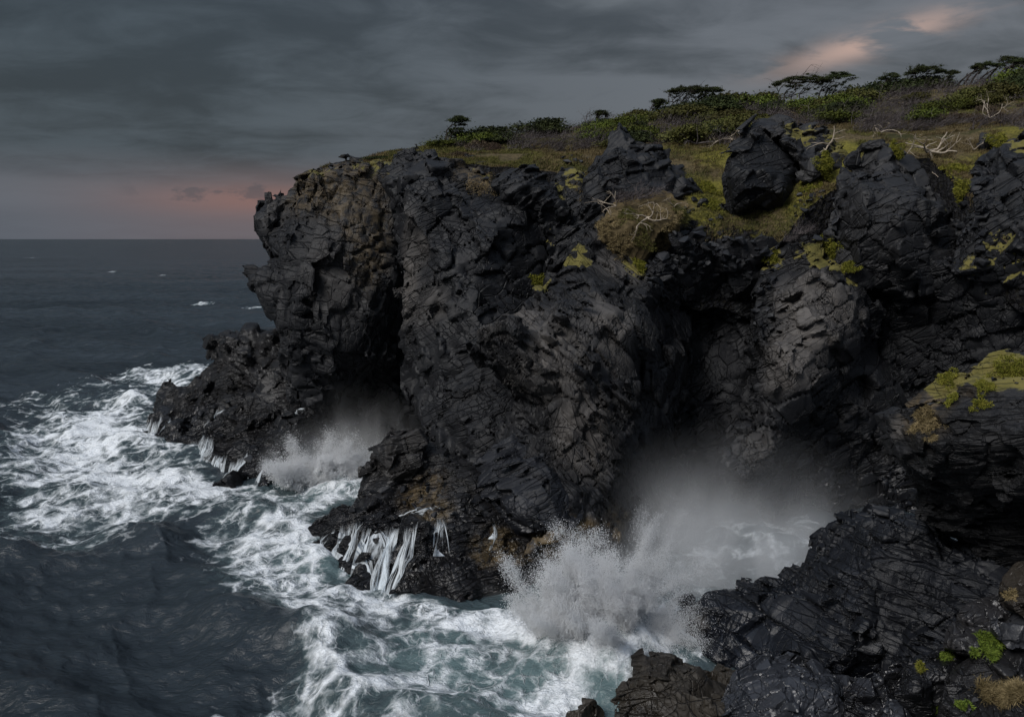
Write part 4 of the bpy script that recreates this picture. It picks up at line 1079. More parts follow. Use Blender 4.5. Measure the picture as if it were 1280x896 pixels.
def leaves_mesh(C, size, rg, flat=0.0, aspect=0.45):
    """one small folded quad per centre"""
    n = len(C)
    d = rg.normal(size=(n, 3)); d[:, 2] = d[:, 2] * (1 - flat) + 0.25; d /= np.linalg.norm(d, axis=1, keepdims=True)
    e = np.cross(d, rg.normal(size=(n, 3))); e /= np.linalg.norm(e, axis=1, keepdims=True) + 1e-9
    s = (size * (0.6 + 0.8 * rg.random(n)))[:, None]
    a, b = d * s, e * s * aspect
    V = np.stack([C - a, C + b, C + a, C - b], 1).reshape(-1, 3)
    F = np.arange(4 * n).reshape(n, 4)
    return V, F
def grow(rg, start, direction, length, r0, depth, bend, wander=0.35, kids=3, out=None, lean=(0.5, 0, 0), n=6, spread=0.8):
    """a tapering branch that splits; returns list of lines, and the tips"""
    if out is None: out = ([], [])
    p = np.array(start, float); d = np.array(direction, float); d /= np.linalg.norm(d)
    pts, rad = [p.copy()], [r0]
    for k in range(n):
        d = d + rg.normal(size=3) * wander * 0.5 + np.array(lean) * bend / n
        d /= np.linalg.norm(d)
        p = p + d * length / n
        pts.append(p.copy()); rad.append(r0 * (1 - 0.62 * (k + 1) / n))
    out[0].append((np.array(pts), rad))
    if depth <= 0:
        out[1].append((pts[-1], d)); return out
    for c in range(kids):
        k = rg.integers(max(1, n // 3), n + 1)
        nd = d + rg.normal(size=3) * spread
        grow(rg, pts[k], nd, length * rg.uniform(0.5, 0.8), rad[k] * 0.75, depth - 1, bend, wander, max(2, kids - 1), out, lean, max(4, n - 1), spread)
    return out

def plain_mat(name, c0, c1, scale=2.0, rough=0.85, spec=0.15, random_obj=0.0):
    m, nt, bs = new_mat(name)
    obj = nt.new('ShaderNodeTexCoord').outputs['Object']
    f = nt.ss(nt.noise(obj, scale, 4, 0.65), 0.33, 0.67)
    c = nt.mix(f, c0, c1)
    if random_obj:
        inf = nt.new('ShaderNodeObjectInfo')
        hs = nt.new('ShaderNodeHueSaturation')
        nt.link(c, hs.inputs['Color'])
        nt.link(nt.math('ADD', 1 - random_obj / 2, nt.math('MULTIPLY', inf.outputs['Random'], random_obj)), hs.inputs['Value'])
        nt.link(nt.math('ADD', 0.485, nt.math('MULTIPLY', inf.outputs['Random'], 0.03)), hs.inputs['Hue'])
        c = hs.outputs[0]
    nt.link(c, bs.inputs['Base Color'])
    bs.inputs['Roughness'].default_value = rough; bs.inputs['Specular IOR Level'].default_value = spec
    return m
M_GREEN = plain_mat('shrub_leaf', (0.034, 0.046, 0.009), (0.100, 0.118, 0.020), 1.3, random_obj=0.7)
M_OLIVELEAF = plain_mat('olive_leaf', (0.040, 0.042, 0.012), (0.092, 0.088, 0.026), 1.3, random_obj=0.6)
M_DARKLEAF = plain_mat('dark_leaf', (0.014, 0.020, 0.008), (0.044, 0.054, 0.018), 1.3, random_obj=0.5)
M_GREYTWIG = plain_mat('grey_twig', (0.060, 0.051, 0.052), (0.125, 0.108, 0.106), 1.5, random_obj=0.6)
M_HEATH = plain_mat('heather', (0.040, 0.028, 0.020), (0.085, 0.062, 0.042), 2.0, random_obj=0.5)
M_BARK = plain_mat('bark', (0.022, 0.018, 0.015), (0.050, 0.042, 0.036), 3.0)
M_BLEACH = plain_mat('bleached_wood', (0.20, 0.165, 0.125), (0.42, 0.36, 0.29), 2.0, 0.8)
M_TANWOOD = plain_mat('dry_brush', (0.13, 0.095, 0.052), (0.26, 0.20, 0.115), 2.0, 0.9)
M_TANGRASS = plain_mat('dry_grass', (0.12, 0.092, 0.042), (0.30, 0.235, 0.125), 1.5, 0.9)
M_OLIVEGRASS = plain_mat('olive_grass', (0.045, 0.050, 0.012), (0.135, 0.125, 0.040), 0.5, 0.9)
M_MOSSY = plain_mat('moss_green', (0.085, 0.095, 0.012), (0.24, 0.225, 0.040), 3.0, 0.95)
M_FERN = plain_mat('fresh_leaf', (0.055, 0.090, 0.010), (0.15, 0.20, 0.026), 6.0, 0.8, 0.3)

# --- shrubs: a few of each kind, copied with their parts
def shrub_meshes(kind, sd):
    rg = np.random.default_rng(sd)
    if kind == 'green':
        out = ([], [])
        for _ in range(7):
            grow(rg, (rg.normal() * .25, rg.normal() * .25, -0.3), (rg.normal() * .7 + .3, rg.normal() * .7, 1), 1.1, 0.05, 1, 0.5, out=out, kids=3, n=4)
        sv, sf = tube_mesh(out[0], 4)
        nc = 34
        a = rg.random(nc) * 2 * np.pi; r = np.sqrt(rg.random(nc))
        cx = np.cos(a) * r * 1.35; cy = np.sin(a) * r * 1.35
        cz = (1.25 - 0.75 * r ** 2) * (0.72 + 0.28 * np.clip((cx + 1.35) / 2.7, 0, 1)) * (0.75 + 0.4 * rg.random(nc))
        cx = cx + cz * 0.35
        C = []
        for x, y, z in zip(cx, cy, cz):
            s = rg.uniform(0.16, 0.34)
            C.append(np.c_[x + rg.normal(size=120) * s * 1.5, y + rg.normal(size=120) * s * 1.2, z + np.abs(rg.normal(size=120)) * s * 0.55 - 0.1])
        C.append(np.c_[rg.normal(size=400) * 0.7 + .25, rg.normal(size=400) * 0.7, rg.random(400) * 0.7])
        lv, lf = leaves_mesh(np.concatenate(C), 0.078, rg, 0.4, 0.6)
        return (lv, lf), (sv, sf)
    if kind == 'grey':
        out = ([], [])
        for _ in range(20):
            a = rg.random() * 6.28; r = rg.random() * .7
            grow(rg, (math.cos(a) * r, math.sin(a) * r, -0.2), (math.cos(a) * .6 + .55, math.sin(a) * .6, 0.9 + rg.random() * .5), rg.uniform(.8, 1.25), 0.03, 2, 0.9, 0.5, 4, out, (0.9, 0, 0.1), 4, 0.7)
        L = out[0]
        stems = [l for l in L if l[1][0] > 0.02]; twigs = [l for l in L if l[1][0] <= 0.02]
        return tube_mesh(twigs, 3), tube_mesh(stems, 4)
    if kind == 'heath':
        nc = 60
        a = rg.random(nc) * 2 * np.pi; r = np.sqrt(rg.random(nc))
        C = []
        for x, y, rr in zip(np.cos(a) * r, np.sin(a) * r, r):
            z = 0.55 * (1 - rr ** 2) * rg.uniform(.7, 1.2)
            C.append(np.c_[x + rg.normal(size=22) * .13, y + rg.normal(size=22) * .13, z + rg.normal(size=22) * .07])
        out = ([], [])
        for _ in range(8): grow(rg, (0, 0, -.2), (rg.normal(), rg.normal(), .6), .9, .02, 1, .2, out=out, kids=2, n=3)
        return leaves_mesh(np.concatenate(C), 0.075, rg, 0.0, 0.3), tube_mesh(out[0], 3)
PROTO = {}
def proto(kind, i):
    key = (kind, i)
    if key not in PROTO:
        (lv, lf), (sv, sf) = shrub_meshes(kind, 900 + i * 13 + len(kind))
        fm = {'green': [M_GREEN, M_DARKLEAF, M_OLIVELEAF][i % 3], 'grey': M_GREYTWIG, 'heath': M_HEATH}[kind]
        PROTO[key] = (mesh_from('shrub_foliage', lv, lf, fm, False), mesh_from('shrub_stem', sv, sf, M_GREYTWIG if kind == 'grey' else M_BARK, True))
    return PROTO[key]
def empty(name, loc, rz=0.0, sc=(1, 1, 1)):
    o = bpy.data.objects.new(name, None); COL.objects.link(o)
    o.location = loc; o.rotation_euler = (0, 0, rz); o.scale = sc
    o.empty_display_size = 0.3
    return o
SHRUBS = []
def place_shrub(kind, i, loc, sc, rz):
    e = empty('shrub', loc, rz, sc)
    f, s = proto(kind, i)
    add_obj('foliage', f, e); add_obj('stem', s, e)
    SHRUBS.append((e, kind, i, sc))
    return e

BELT = [(556, 182), (600, 178), (640, 175), (700, 164), (760, 155), (820, 145), (860, 138), (920, 135), (980, 130), (1060, 126), (1130, 112), (1200, 104), (1290, 92), (1290, 165), (1240, 160), (1200, 158), (1150, 165), (1090, 168), (1030, 160), (985, 160), (940, 172), (905, 182), (860, 185), (800, 186), (760, 186), (720, 190), (680, 188), (640, 188), (600, 196), (560, 190)]
def in_poly(x, y, P):
    ins = False
    for (x0, y0), (x1, y1) in zip(P, P[1:] + P[:1]):
        if (y0 > y) != (y1 > y) and x < (x1 - x0) * (y - y0) / (y1 - y0) + x0: ins = not ins
    return ins
def scatter_shrubs():
    rg = np.random.default_rng(77)
    cand = []
    tries = 0
    while len(cand) < 205 and tries < 6000:
        tries += 1
        qx, qy = rg.uniform(556, 1288), rg.uniform(84, 196)
        if not in_poly(qx, qy, BELT): continue
        hh = hill_bvh.ray_cast(Vector((0, 0, CAM_H)), Vector(ray(qx, qy)).normalized())
        if hh[0] is None: continue
        X, Y, Z = hh[0]
        if Y > 200: continue
        s = rg.uniform(1.4, 2.7) * (0.75 + 0.35 * (Y - 105) / 70)
        if any((qx - c[4]) ** 2 / 1.6 + ((qy - c[5]) * 1.9) ** 2 < (5.2 * (s + c[3])) ** 2 * 0.22 for c in cand): continue
        cand.append((X, Y, Z, s, qx, qy))
    for X, Y, Z, s, qx, qy in cand:
        g = float(fbm(np.array([[qx / 70.0, qy / 24.0, 0.3]]), 2, 401)[0]) + rg.normal() * 0.06
        greyish = 0.10 if qx > 1060 else (0.02 if qx < 760 else -0.05)
        if g + greyish > 0.52: kind = 'grey'
        elif g > 0.40 or Y > 125: kind = 'green'
        else: kind = 'heath'
        if Y < 112 and kind == 'green' and rg.random() < 0.4: kind = 'heath'
        place_shrub(kind, int(rg.integers(0, 3)), (X, Y, Z - 0.1), (s * rg.uniform(.95, 1.35), s, s * rg.uniform(.8, 1.15)), rg.normal() * 0.35)
    for px, py, Y, kind, i, s, wx, wz in ((600, 176, 131, 'green', 1, 2.0, 1.7, 1.0), (550, 186, 124, 'green', 0, 1.2, 1.2, .8), (672, 166, 139, 'green', 1, 2.1, 1.4, 1.1), (660, 170, 135, 'grey', 0, 2.0, 1.3, 1), (600, 190, 122, 'heath', 0, 1.8, 1.3, 1), (620, 192, 118, 'heath', 1, 1.4, 1.2, 1), (575, 198, 112, 'heath', 2, 1.3, 1.4, .8), (505, 192, 121, 'heath', 1, 1.2, 1.5, .7), (440, 207, 113, 'heath', 2, .7, 1.5, .7), (470, 198, 117, 'green', 1, 0.8, 1.6, .6),
                                      (800, 245, 93.5, 'grey', 1, 1.7, 1.2, .9), (775, 250, 93, 'grey', 2, 1.5, 1.1, .9), (1000, 290, 88, 'grey', 1, 1.1, 1.0, 1.0), (985, 300, 88.4, 'grey', 2, 0.8, 1.0, 1.0), (1090, 118, 164, 'green', 1, 2.2, 1.5, 1.1), (1120, 108, 167, 'green', 1, 2.2, 1.5, 1.0), (1150, 106, 168, 'green', 1, 2.0, 1.5, 1.1), (1060, 128, 150, 'green', 2, 2.4, 1.3, 1), (930, 142, 150, 'green', 0, 2.4, 1.3, 1.0), (900, 138, 152, 'green', 2, 2.6, 1.4, 1.0)):
        p = at(px, py, Y)
        if py < 215: p[2] = hill_z(np.array([p[0]]), np.array([p[1]]))[0] - 0.1
        place_shrub(kind, i, tuple(p), (s * wx, s, s * wz), rg.normal() * 0.2)
scatter_shrubs()

# --- wind-bent trees on the skyline
def tree_meshes(sd, h, crown_w, crown_h, lean, stems=1, density=1.0, leaf=0.10):
    rg = np.random.default_rng(sd)
    out = ([], [])
    for s in range(stems):
        bx = (s - (stems - 1) / 2) * crown_w / max(stems, 1) * 0.55
        top = np.array([bx + lean * h, rg.normal() * .2, h * 0.72])
        n = 8; pts = []
        for k in range(n):
            t = k / (n - 1)
            pts.append(np.array([bx, 0, -0.4]) * (1 - t) + top * t + np.array([-math.sin(t * 3.1) * 0.12 * h + rg.normal() * .05 * h * t, rg.normal() * .05 * h * t, rg.normal() * .02 * h]))
        r0 = 0.055 * h / max(1, stems) ** 0.4
        out[0].append((np.array(pts), list(np.linspace(r0, r0 * 0.35, n))))
        for _ in range(6 if stems < 3 else 4):
            k = rg.integers(3, n)
            grow(rg, pts[k], (rg.normal() * .9 + .5, rg.normal() * .8, .55), crown_w * rg.uniform(.22, .5), r0 * 0.42, 1, 0.6, 0.4, 3, out, (0.8, 0, 0.0), 5, 0.7)
    tips = np.array([t[0] for t in out[1]])
    C = []
    cx0 = lean * h
    for k in range(int(26 * density * max(1, crown_w / 4))):
        a = rg.random() * 6.28; r = math.sqrt(rg.random())
        x = cx0 + math.cos(a) * r * crown_w / 2 + 0.12 * crown_w; y = math.sin(a) * r * crown_w * .33
        z = h * 0.78 + crown_h * (1 - r * r) * rg.uniform(.55, 1.0) + 0.06 * (x - cx0)
        m = int(190 * density); s = rg.uniform(.5, 1.1)
        C.append(np.c_[x + rg.normal(size=m) * .30 * s * 1.6, y + rg.normal(size=m) * .30 * s, z + rg.normal(size=m) * .10 * s])
    for t in tips:
        if t[2] > h * 0.8 + crown_h * 0.8 or abs(t[0] - cx0 - 0.12 * crown_w) > crown_w * .55: continue
        m = 80
        C.append(np.c_[t[0] + .1 + np.abs(rg.normal(size=m)) * .28, t[1] + rg.normal(size=m) * .2, t[2] + rg.normal(size=m) * .09 + .05])
    return leaves_mesh(np.concatenate(C), leaf, rg, 0.35), tube_mesh(out[0], 5)
TREES = [
    # px, base py, Y, height, width, crown height, lean, stems, density, label
    (560, 180, 128, 2.5, 2.4, 0.55, 0.30, 2, 0.8, 'small wind bent tree alone at the left end of the skyline scrub'),
    (578, 250, 0, 0, 0, 0, 0, 0, 0, None),
    (745, 156, 147, 1.7, 1.6, 0.5, 0.2, 1, 0.8, 'tiny round headed tree poking above the scrub left of the thin stemmed tree'),
    (808, 141, 150, 2.2, 1.8, 0.5, 0.5, 2, 0.7, 'little leaning tree just left of the long thin stemmed tree'),
    (843, 138, 152, 3.0, 6.6, 0.8, 0.28, 5, 0.9, 'long flat topped tree on several thin stems left of the umbrella tree'),
    (872, 134, 153, 2.6, 4.0, 0.7, 0.3, 3, 0.9, 'low flat topped tree touching the right end of the long thin stemmed tree'),
    (985, 126, 160, 3.0, 9.2, 1.05, 0.22, 4, 1.0, 'broad umbrella shaped tree, the widest crown on the skyline'),
    (1032, 126, 161, 3.0, 5.5, 1.2, 0.25, 3, 0.9, 'ragged tree with swept crown right beside the umbrella tree'),
    (1095, 120, 165, 2.6, 3.0, 0.8, 0.5, 2, 0.8, 'dark leaning tree where the skyline starts rising right of the umbrella tree'),
    (1140, 110, 167, 2.8, 6.0, 1.1, 0.3, 3, 1.0, 'dense dark tree clump on the hump left of the row of thin trees'),
    (1178, 106, 170, 2.0, 2.0, 0.6, 0.4, 1, 0.8, 'small dark tree just left of the row of thin leaning trees'),
]
def build_trees():
    for k, (px, py, Y, h, w, ch, ln, st, dn, lb) in enumerate(TREES):
        if lb is None: continue
        p = at(px, py, Y); p[2] = hill_z(np.array([p[0]]), np.array([p[1]]))[0] - 0.05
        e = empty('tree', tuple(p)); tag(e, lb, 'tree', 'wind bent trees on the skyline')
        (lv, lf), (tv, tf) = tree_meshes(500 + k, h * 1.75, w * 1.2, ch * 1.3, ln, st, dn, 0.105)
        add_obj('crown', mesh_from('tree_crown', lv, lf, M_DARKLEAF, False), e)
        add_obj('trunk', mesh_from('tree_trunk', tv, tf, M_BARK), e)
    row = [tree_meshes(600 + k, 5.0, 2.4, 0.7, 0.75, 1, 0.55) for k in range(3)]
    row = [(mesh_from('tree_crown', *a, M_DARKLEAF, False), mesh_from('tree_trunk', *b, M_BARK)) for a, b in row]
    rg = np.random.default_rng(5)
    words = ['first and leftmost', 'second', 'third', 'fourth', 'fifth', 'sixth', 'seventh', 'eighth', 'ninth', 'tenth', 'eleventh']
    for k in range(11):
        px = 1196 + k * 8.2 + rg.normal() * 1.0
        Y = 172 + rg.normal() * 1.0
        p = at(px, 100 - k * 1.1, Y); p[2] = hill_z(np.array([p[0]]), np.array([p[1]]))[0] - 0.05
        s = rg.uniform(.85, 1.2)
        e = empty('tree', tuple(p), rg.normal() * .2, (s, s, s * rg.uniform(.9, 1.1)))
        tag(e, words[k] + ' of the thin leaning trees in the row on the right skyline', 'tree', 'row of thin leaning trees')
        a, b = row[k % 3]
        add_obj('crown', a, e); add_obj('trunk', b, e)
build_trees()

# --- grass: tussocks all over the open turf, one mass nobody could count
def blades(C, N, h, w, per, rg, lean=(0.35, 0, 0), spread=0.25, droop=0.5):
    n = len(C) * per
    c = np.repeat(C, per, 0) + np.c_[rg.normal(size=n) * spread, rg.normal(size=n) * spread, np.zeros(n)]
    d = np.repeat(N, per, 0) * 0.5 + np.array([0, 0, 0.8]) + rg.normal(size=(n, 3)) * droop + np.array(lean)
    d /= np.linalg.norm(d, axis=1, keepdims=True)
    hh = (np.repeat(np.broadcast_to(h, (len(C),)), per) * rg.uniform(.5, 1.2, n))[:, None]
    s = np.cross(d, rg.normal(size=(n, 3))); s /= np.linalg.norm(s, axis=1, keepdims=True) + 1e-9
    mid = c + d * hh * .55 ; tip = c + d * hh + np.c_[np.zeros(n), np.zeros(n), -hh[:, 0] * .25]
    V = np.stack([c - s * w, c + s * w, mid + s * w * .7, tip, mid - s * w * .7], 1)
    k = np.arange(n) * 5
    V = V.reshape(-1, 3)
    F = np.concatenate([np.stack([k, k + 1, k + 2, k + 4], 1), np.stack([k + 4, k + 2, k + 3, k + 3], 1)[:, [0, 1, 2, 2]]])
    q = np.stack([k, k + 1, k + 2, k + 4], 1)
    t = np.stack([k + 4, k + 2, k + 3], 1)
    return V, q, t
def blades_obj(name, V, q, t, mat, parent=None, origin=None):
    if origin is None: origin = np.zeros(3)
    me = bpy.data.meshes.new(name)
    me.vertices.add(len(V)); me.vertices.foreach_set('co', (V - origin).astype(np.float32).ravel())
    li = np.concatenate([q.ravel(), t.ravel()]).astype(np.int32)
    me.loops.add(len(li)); me.loops.foreach_set('vertex_index', li)
    nf = len(q) + len(t)
    me.polygons.add(nf)
    ls = np.concatenate([np.arange(len(q)) * 4, len(q) * 4 + np.arange(len(t)) * 3]).astype(np.int32)
    me.polygons.foreach_set('loop_start', ls)
    me.polygons.foreach_set('loop_total', np.concatenate([np.full(len(q), 4), np.full(len(t), 3)]).astype(np.int32))
    me.materials.append(mat)
    me.update(calc_edges=True)
    return add_obj(name, me, parent, tuple(origin))
def turf():
    rg = np.random.default_rng(31)
    n = 42000
    px = rg.uniform(372, 1300, n); t = rg.random(n) ** 1.5
    ry = np.interp(px, RIM_PX, RIM_Y)
    Y = ry + 0.3 + t * (150 - ry); X = (px - 640) / FPX * Y
    Z = hill_z(X, Y)
    d = fbm(np.stack([X / 3.5, Y / 3.5, X * 0], 1), 3, 333)
    k = d > 0.40
    C = np.stack([X, Y, Z - 0.05], 1)[k]
    N = np.tile([0, -0.2, 0.9], (len(C), 1))
    sel = fbm(C / 7.0, 2, 335) + rg.normal(size=len(C)) * .08 > 0.52
    for s, mat, nm, lb in ((sel, M_TANGRASS2, 'dry_grass', 'dry tan grass tussocks over the slope above the cliff rim'), (~sel, M_OLIVEGRASS, 'grass', 'olive green grass tussocks over the slope above the cliff rim')):
        V, q, tt = blades(C[s], N[s], 0.48, 0.026, 10, rg)
        o = blades_obj(nm, V, q, tt, mat)
        tag(o, lb, 'grass', kind='stuff')
M_TANGRASS2 = plain_mat('slope_dry_grass', (0.060, 0.045, 0.020), (0.15, 0.115, 0.058), 0.5, 0.9)
turf()

# ------------------------------------------------------------------ words that tell repeats apart
ORD = ['first', 'second', 'third', 'fourth', 'fifth', 'sixth', 'seventh', 'eighth', 'ninth', 'tenth', 'eleventh', 'twelfth', 'thirteenth', 'fourteenth', 'fifteenth', 'sixteenth', 'seventeenth', 'eighteenth', 'nineteenth', 'twentieth']
ORD += ['twenty ' + w for w in ORD[:9]] + ['thirtieth'] + ['thirty ' + w for w in ORD[:9]]
def ordinal_labels(items, what):
    """items: (object, px, key) ; what(key) -> text ; the ordinal runs from the left among look-alikes of one place"""
    by = {}
    for o, px, key in items: by.setdefault(key, []).append((px, o))
    for key, l in by.items():
        l.sort(key=lambda t: t[0])
        for k, (_, o) in enumerate(l):
            t = what(key)
            if len(l) > 1: t += ', ' + ('leftmost of them' if k == 0 else 'rightmost of them' if k == len(l) - 1 else ORD[k] + ' from the left')
            o['label'] = t

def label_shrubs():
    zones = [(-99, 640, 'beside the lone leaning tree'), (640, 735, 'left of the jagged crag'), (735, 800, 'above the jagged crag'), (800, 870, 'under the long thin stemmed tree'), (870, 965, 'above the rounded black boulder'), (965, 1075, 'below the umbrella tree'), (1075, 1185, 'below the dense dark tree clump'), (1185, 9999, 'below the row of thin trees')]
    items = []
    for e, kind, i, sc in SHRUBS:
        px, py, dep = proj(np.array(e.location))
        z = [q[2] for q in zones if q[0] <= px < q[1]][0]
        lo, hi = np.interp(px, [556, 700, 860, 1060, 1290], [182, 157, 130, 118, 84]), np.interp(px, [556, 760, 985, 1290], [192, 186, 162, 165])
        f = (py - lo) / (hi - lo)
        tier = 'on the skyline' if f < 0.3 else 'mid slope' if f < 0.65 else 'low down'
        if py > 230: z, tier = ('on the dead grass hummock' if px < 900 else 'on the jointed buttress top'), 'rooted'
        word = {'green': ['green rounded shrub', 'dark green shrub', 'olive rounded shrub'][i % 3], 'grey': 'grey leafless shrub', 'heath': 'brown heathery mound'}[kind]
        e['category'] = 'shrub'
        e['group'] = {'green': 'green shrubs of the slope scrub', 'grey': 'grey leafless shrubs of the slope scrub', 'heath': 'brown heathery mounds on the slope'}[kind]
        items.append((e, px, (word, tier, z)))
    ordinal_labels(items, lambda k: k[0] + ' ' + k[1] + ' ' + k[2])
label_shrubs()

# ------------------------------------------------------------------ dead grass hummock on the rim
M_HUMMOCK = plain_mat('hummock_turf', (0.045, 0.034, 0.018), (0.125, 0.095, 0.050), 1.2, 0.95, 0.1)
rock('hummock', 'dead grass hummock with bleached branches on top of the scaly spur', 'hummock',
     [dict(poly=[(738, 296), (748, 276), (762, 262), (790, 254), (830, 248), (850, 256), (860, 275), (856, 300), (838, 312), (815, 322), (800, 338), (785, 330), (765, 312)],
           front=[(795, 258, 93), (760, 285, 91), (800, 290, 90), (840, 290, 91), (800, 325, 90)], T=5, R=3.0)],
     (800, 290, 91.5), 0.2, M_HUMMOCK, dict(size=(2, 2, 2), rot=(0, 0, 0), amp=0.25, tilt=0.4, crack=0, facet=0.0), fr0=dict(size=(9, 9, 9), rot=(0, 0, 0), amp=0.1, facet=0.0), seed=91, big=1.3)

# ------------------------------------------------------------------ loose stones
m_stone = rock_material('loose_basalt', (20, 30, 10), (1.5, 1.5, 1.7), crack=0.8, bd=0.10, dark=(0.018, 0.020, 0.025), mid=(0.046, 0.050, 0.060))
m_stone2 = rock_material('pale_loose_basalt', (20, 30, 10), (1.5, 1.5, 1.7), crack=0.7, bd=0.10, dark=(0.05, 0.05, 0.053), mid=(0.10, 0.10, 0.105))
def stone_mesh(sd, flat, mat):
    import bmesh
    rg = np.random.default_rng(sd)
    bm = bmesh.new()
    for _ in range(13):
        v = rg.normal(size=3); v /= np.linalg.norm(v)
        v = np.sign(v) * np.abs(v) ** 0.7
        bm.verts.new(v * np.array([0.55, 0.42, 0.40 * flat]) * rg.uniform(.85, 1.1))
    r = bmesh.ops.convex_hull(bm, input=bm.verts)
    bmesh.ops.delete(bm, geom=[v for v in bm.verts if not v.link_faces], context='VERTS')
    bmesh.ops.dissolve_limit(bm, angle_limit=R(14), verts=bm.verts, edges=bm.edges)
    bmesh.ops.bevel(bm, geom=list(bm.edges), offset=0.035, segments=2, affect='EDGES', profile=0.6)
    bmesh.ops.triangulate(bm, faces=bm.faces)
    me = bpy.data.meshes.new('stone'); bm.to_mesh(me); bm.free()
    me.materials.append(mat)
    for p in me.polygons: p.use_smooth = False
    return me
STONES = [stone_mesh(700 + k, [1.0, 0.75, 0.6, 0.9][k % 4], m_stone) for k in range(8)]
STONES_P = [stone_mesh(720 + k, [0.8, 0.6][k % 2], m_stone2) for k in range(3)]
def scatter_stones():
    rg = np.random.default_rng(41)
    zones = [  # polygon in the photograph, count, size range (m), place, share of pale ones
        ([(800, 335), (830, 300), (862, 285), (885, 300), (960, 305), (965, 330), (930, 345), (870, 345), (815, 362)], 62, (0.7, 1.9), 'on the lip of the deep gully', 0.06),
        ([(862, 222), (905, 262), (905, 300), (865, 290), (850, 250)], 16, (0.5, 1.4), 'between crag and rounded boulder', 0.05),
        ([(1000, 235), (1045, 240), (1050, 290), (1030, 310), (990, 285)], 20, (0.6, 1.7), 'between rounded and broad boulder', 0.12),
        ([(1190, 225), (1230, 215), (1240, 330), (1205, 345), (1200, 280)], 22, (0.6, 1.6), 'in the gap right of the broad boulder', 0.0),
        ([(700, 195), (745, 190), (735, 215), (700, 225)], 7, (0.6, 1.5), 'on the slope left of the jagged crag', 0.1),
        ([(500, 196), (520, 190), (545, 196), (545, 204), (505, 205)], 7, (0.5, 1.2), 'along the rim above the middle wall', 0.0),
        ([(600, 212), (640, 222), (620, 240), (600, 232)], 5, (0.6, 1.4), 'under the dry brush of the middle wall', 0.1),
        ([(385, 211), (450, 203), (450, 207), (385, 215)], 8, (0.4, 0.9), 'on the far headland rim', 0.0),
        ([(940, 340), (975, 320), (965, 400), (935, 430)], 12, (0.5, 1.3), 'left of the jointed buttress', 0.15),
        ([(1180, 790), (1265, 770), (1275, 890), (1100, 890), (1080, 850)], 18, (0.12, 0.4), 'among the green tufts of the near corner', 0.2),
        ([(1115, 530), (1180, 490), (1280, 462), (1280, 480), (1190, 505), (1125, 545)], 14, (0.12, 0.35), 'on the brow of the near overhang', 0.3),
        ([(930, 735), (1000, 730), (1040, 665), (1130, 640), (1130, 670), (1040, 740), (1000, 760), (940, 760)], 14, (0.2, 0.6), 'on the crest of the near shelf', 0.0),
        ([(200, 520), (300, 500), (340, 560), (280, 600)], 8, (0.6, 1.4), 'on the low ledge below the far headland', 0.0),
        ([(470, 600), (560, 600), (600, 660), (520, 640), (440, 640)], 12, (0.5, 1.2), 'on top of the waterfall ledge', 0.0),
    ]
    items = []
    for poly, n, (s0, s1), place, pale in zones:
        xs = [p[0] for p in poly]; ys = [p[1] for p in poly]
        done, tries, spots = 0, 0, []
        while done < n and tries < n * 30:
            tries += 1
            px, py = rg.uniform(min(xs), max(xs)), rg.uniform(min(ys), max(ys))
            if not in_poly(px, py, poly): continue
            h = hit(px, py)
            if h is None or h[1][2] < 0.05: continue
            s = s0 + (s1 - s0) * rg.random() ** 1.8
            c = np.array(h[0])
            if any(np.linalg.norm(c - q) < 0.42 * (s + t) for q, t in spots): continue
            spots.append((c, s))
            isp = rg.random() < pale
            me = STONES_P[rg.integers(0, 3)] if isp else STONES[rg.integers(0, 8)]
            o = bpy.data.objects.new('stone', me); COL.objects.link(o)
            o.location = h[0] + Vector((0, 0, 0.12 * s))
            o.rotation_euler = (rg.normal() * .35, rg.normal() * .35, rg.random() * 6.28)
            o.scale = (s * rg.uniform(.85, 1.25), s * rg.uniform(.85, 1.2), s * rg.uniform(.8, 1.1))
            o['category'] = 'stone'; o['group'] = 'loose stones ' + place
            size = 'big' if s > s0 + .62 * (s1 - s0) else 'small' if s < s0 + .2 * (s1 - s0) else 'medium'
            items.append((o, px, ('pale' if isp else 'dark', size, place)))
            done += 1
    ordinal_labels(items, lambda k: f'{k[1]} {k[0]} angular stone {k[2]}')
scatter_stones()

# ------------------------------------------------------------------ bleached dead branches
def dead_branch(px, py, label, size, dirs, seed, mat, r0=0.09, depth=2, kids=3, lift=0.25, spread=0.75, lean=(0, 0, -0.2), bend=0.5, wander=0.5):
    h = hit(px, py)
    if h is None: return
    rg = np.random.default_rng(seed)
    out = ([], [])
    for d in dirs:
        grow(rg, (0, 0, lift * .3), d, size, r0, depth, bend, wander, kids, out, lean, 7, spread)
    V, F = tube_mesh(out[0], 5)
    o = add_obj('dead_branch', mesh_from('dead_branch', V, F, mat), None, tuple(h[0] + Vector((0, -0.25, lift))))
    tag(o, label, 'dead branch')
    return o
dead_branch(1160, 196, 'largest bleached dead branch, forked and sprawling over the broad boulder', 3.0, [(-1, -.3, .5), (1, -.2, -.2), (.3, -.4, -1.0), (-.8, -.5, -.6), (.9, -.3, .5)], 2, M_BLEACH, 0.150, 2, 3, 0.5)
dead_branch(1035, 186, 'bleached branch arching down over the slabs beside the rounded boulder', 2.6, [(-1, -.4, .1), (-.4, -.4, -.9), (.5, -.3, .8)], 5, M_BLEACH, 0.120, 1, 3, 0.4)
dead_branch(905, 178, 'tangle of bare grey roots under the green scrub left of the capping slabs', 2.6, [(-1, -.3, .2), (-.6, -.4, -.5), (.6, -.3, .5), (1, -.3, -.1)], 9, M_BLEACH, 0.105, 2, 3, 0.3)
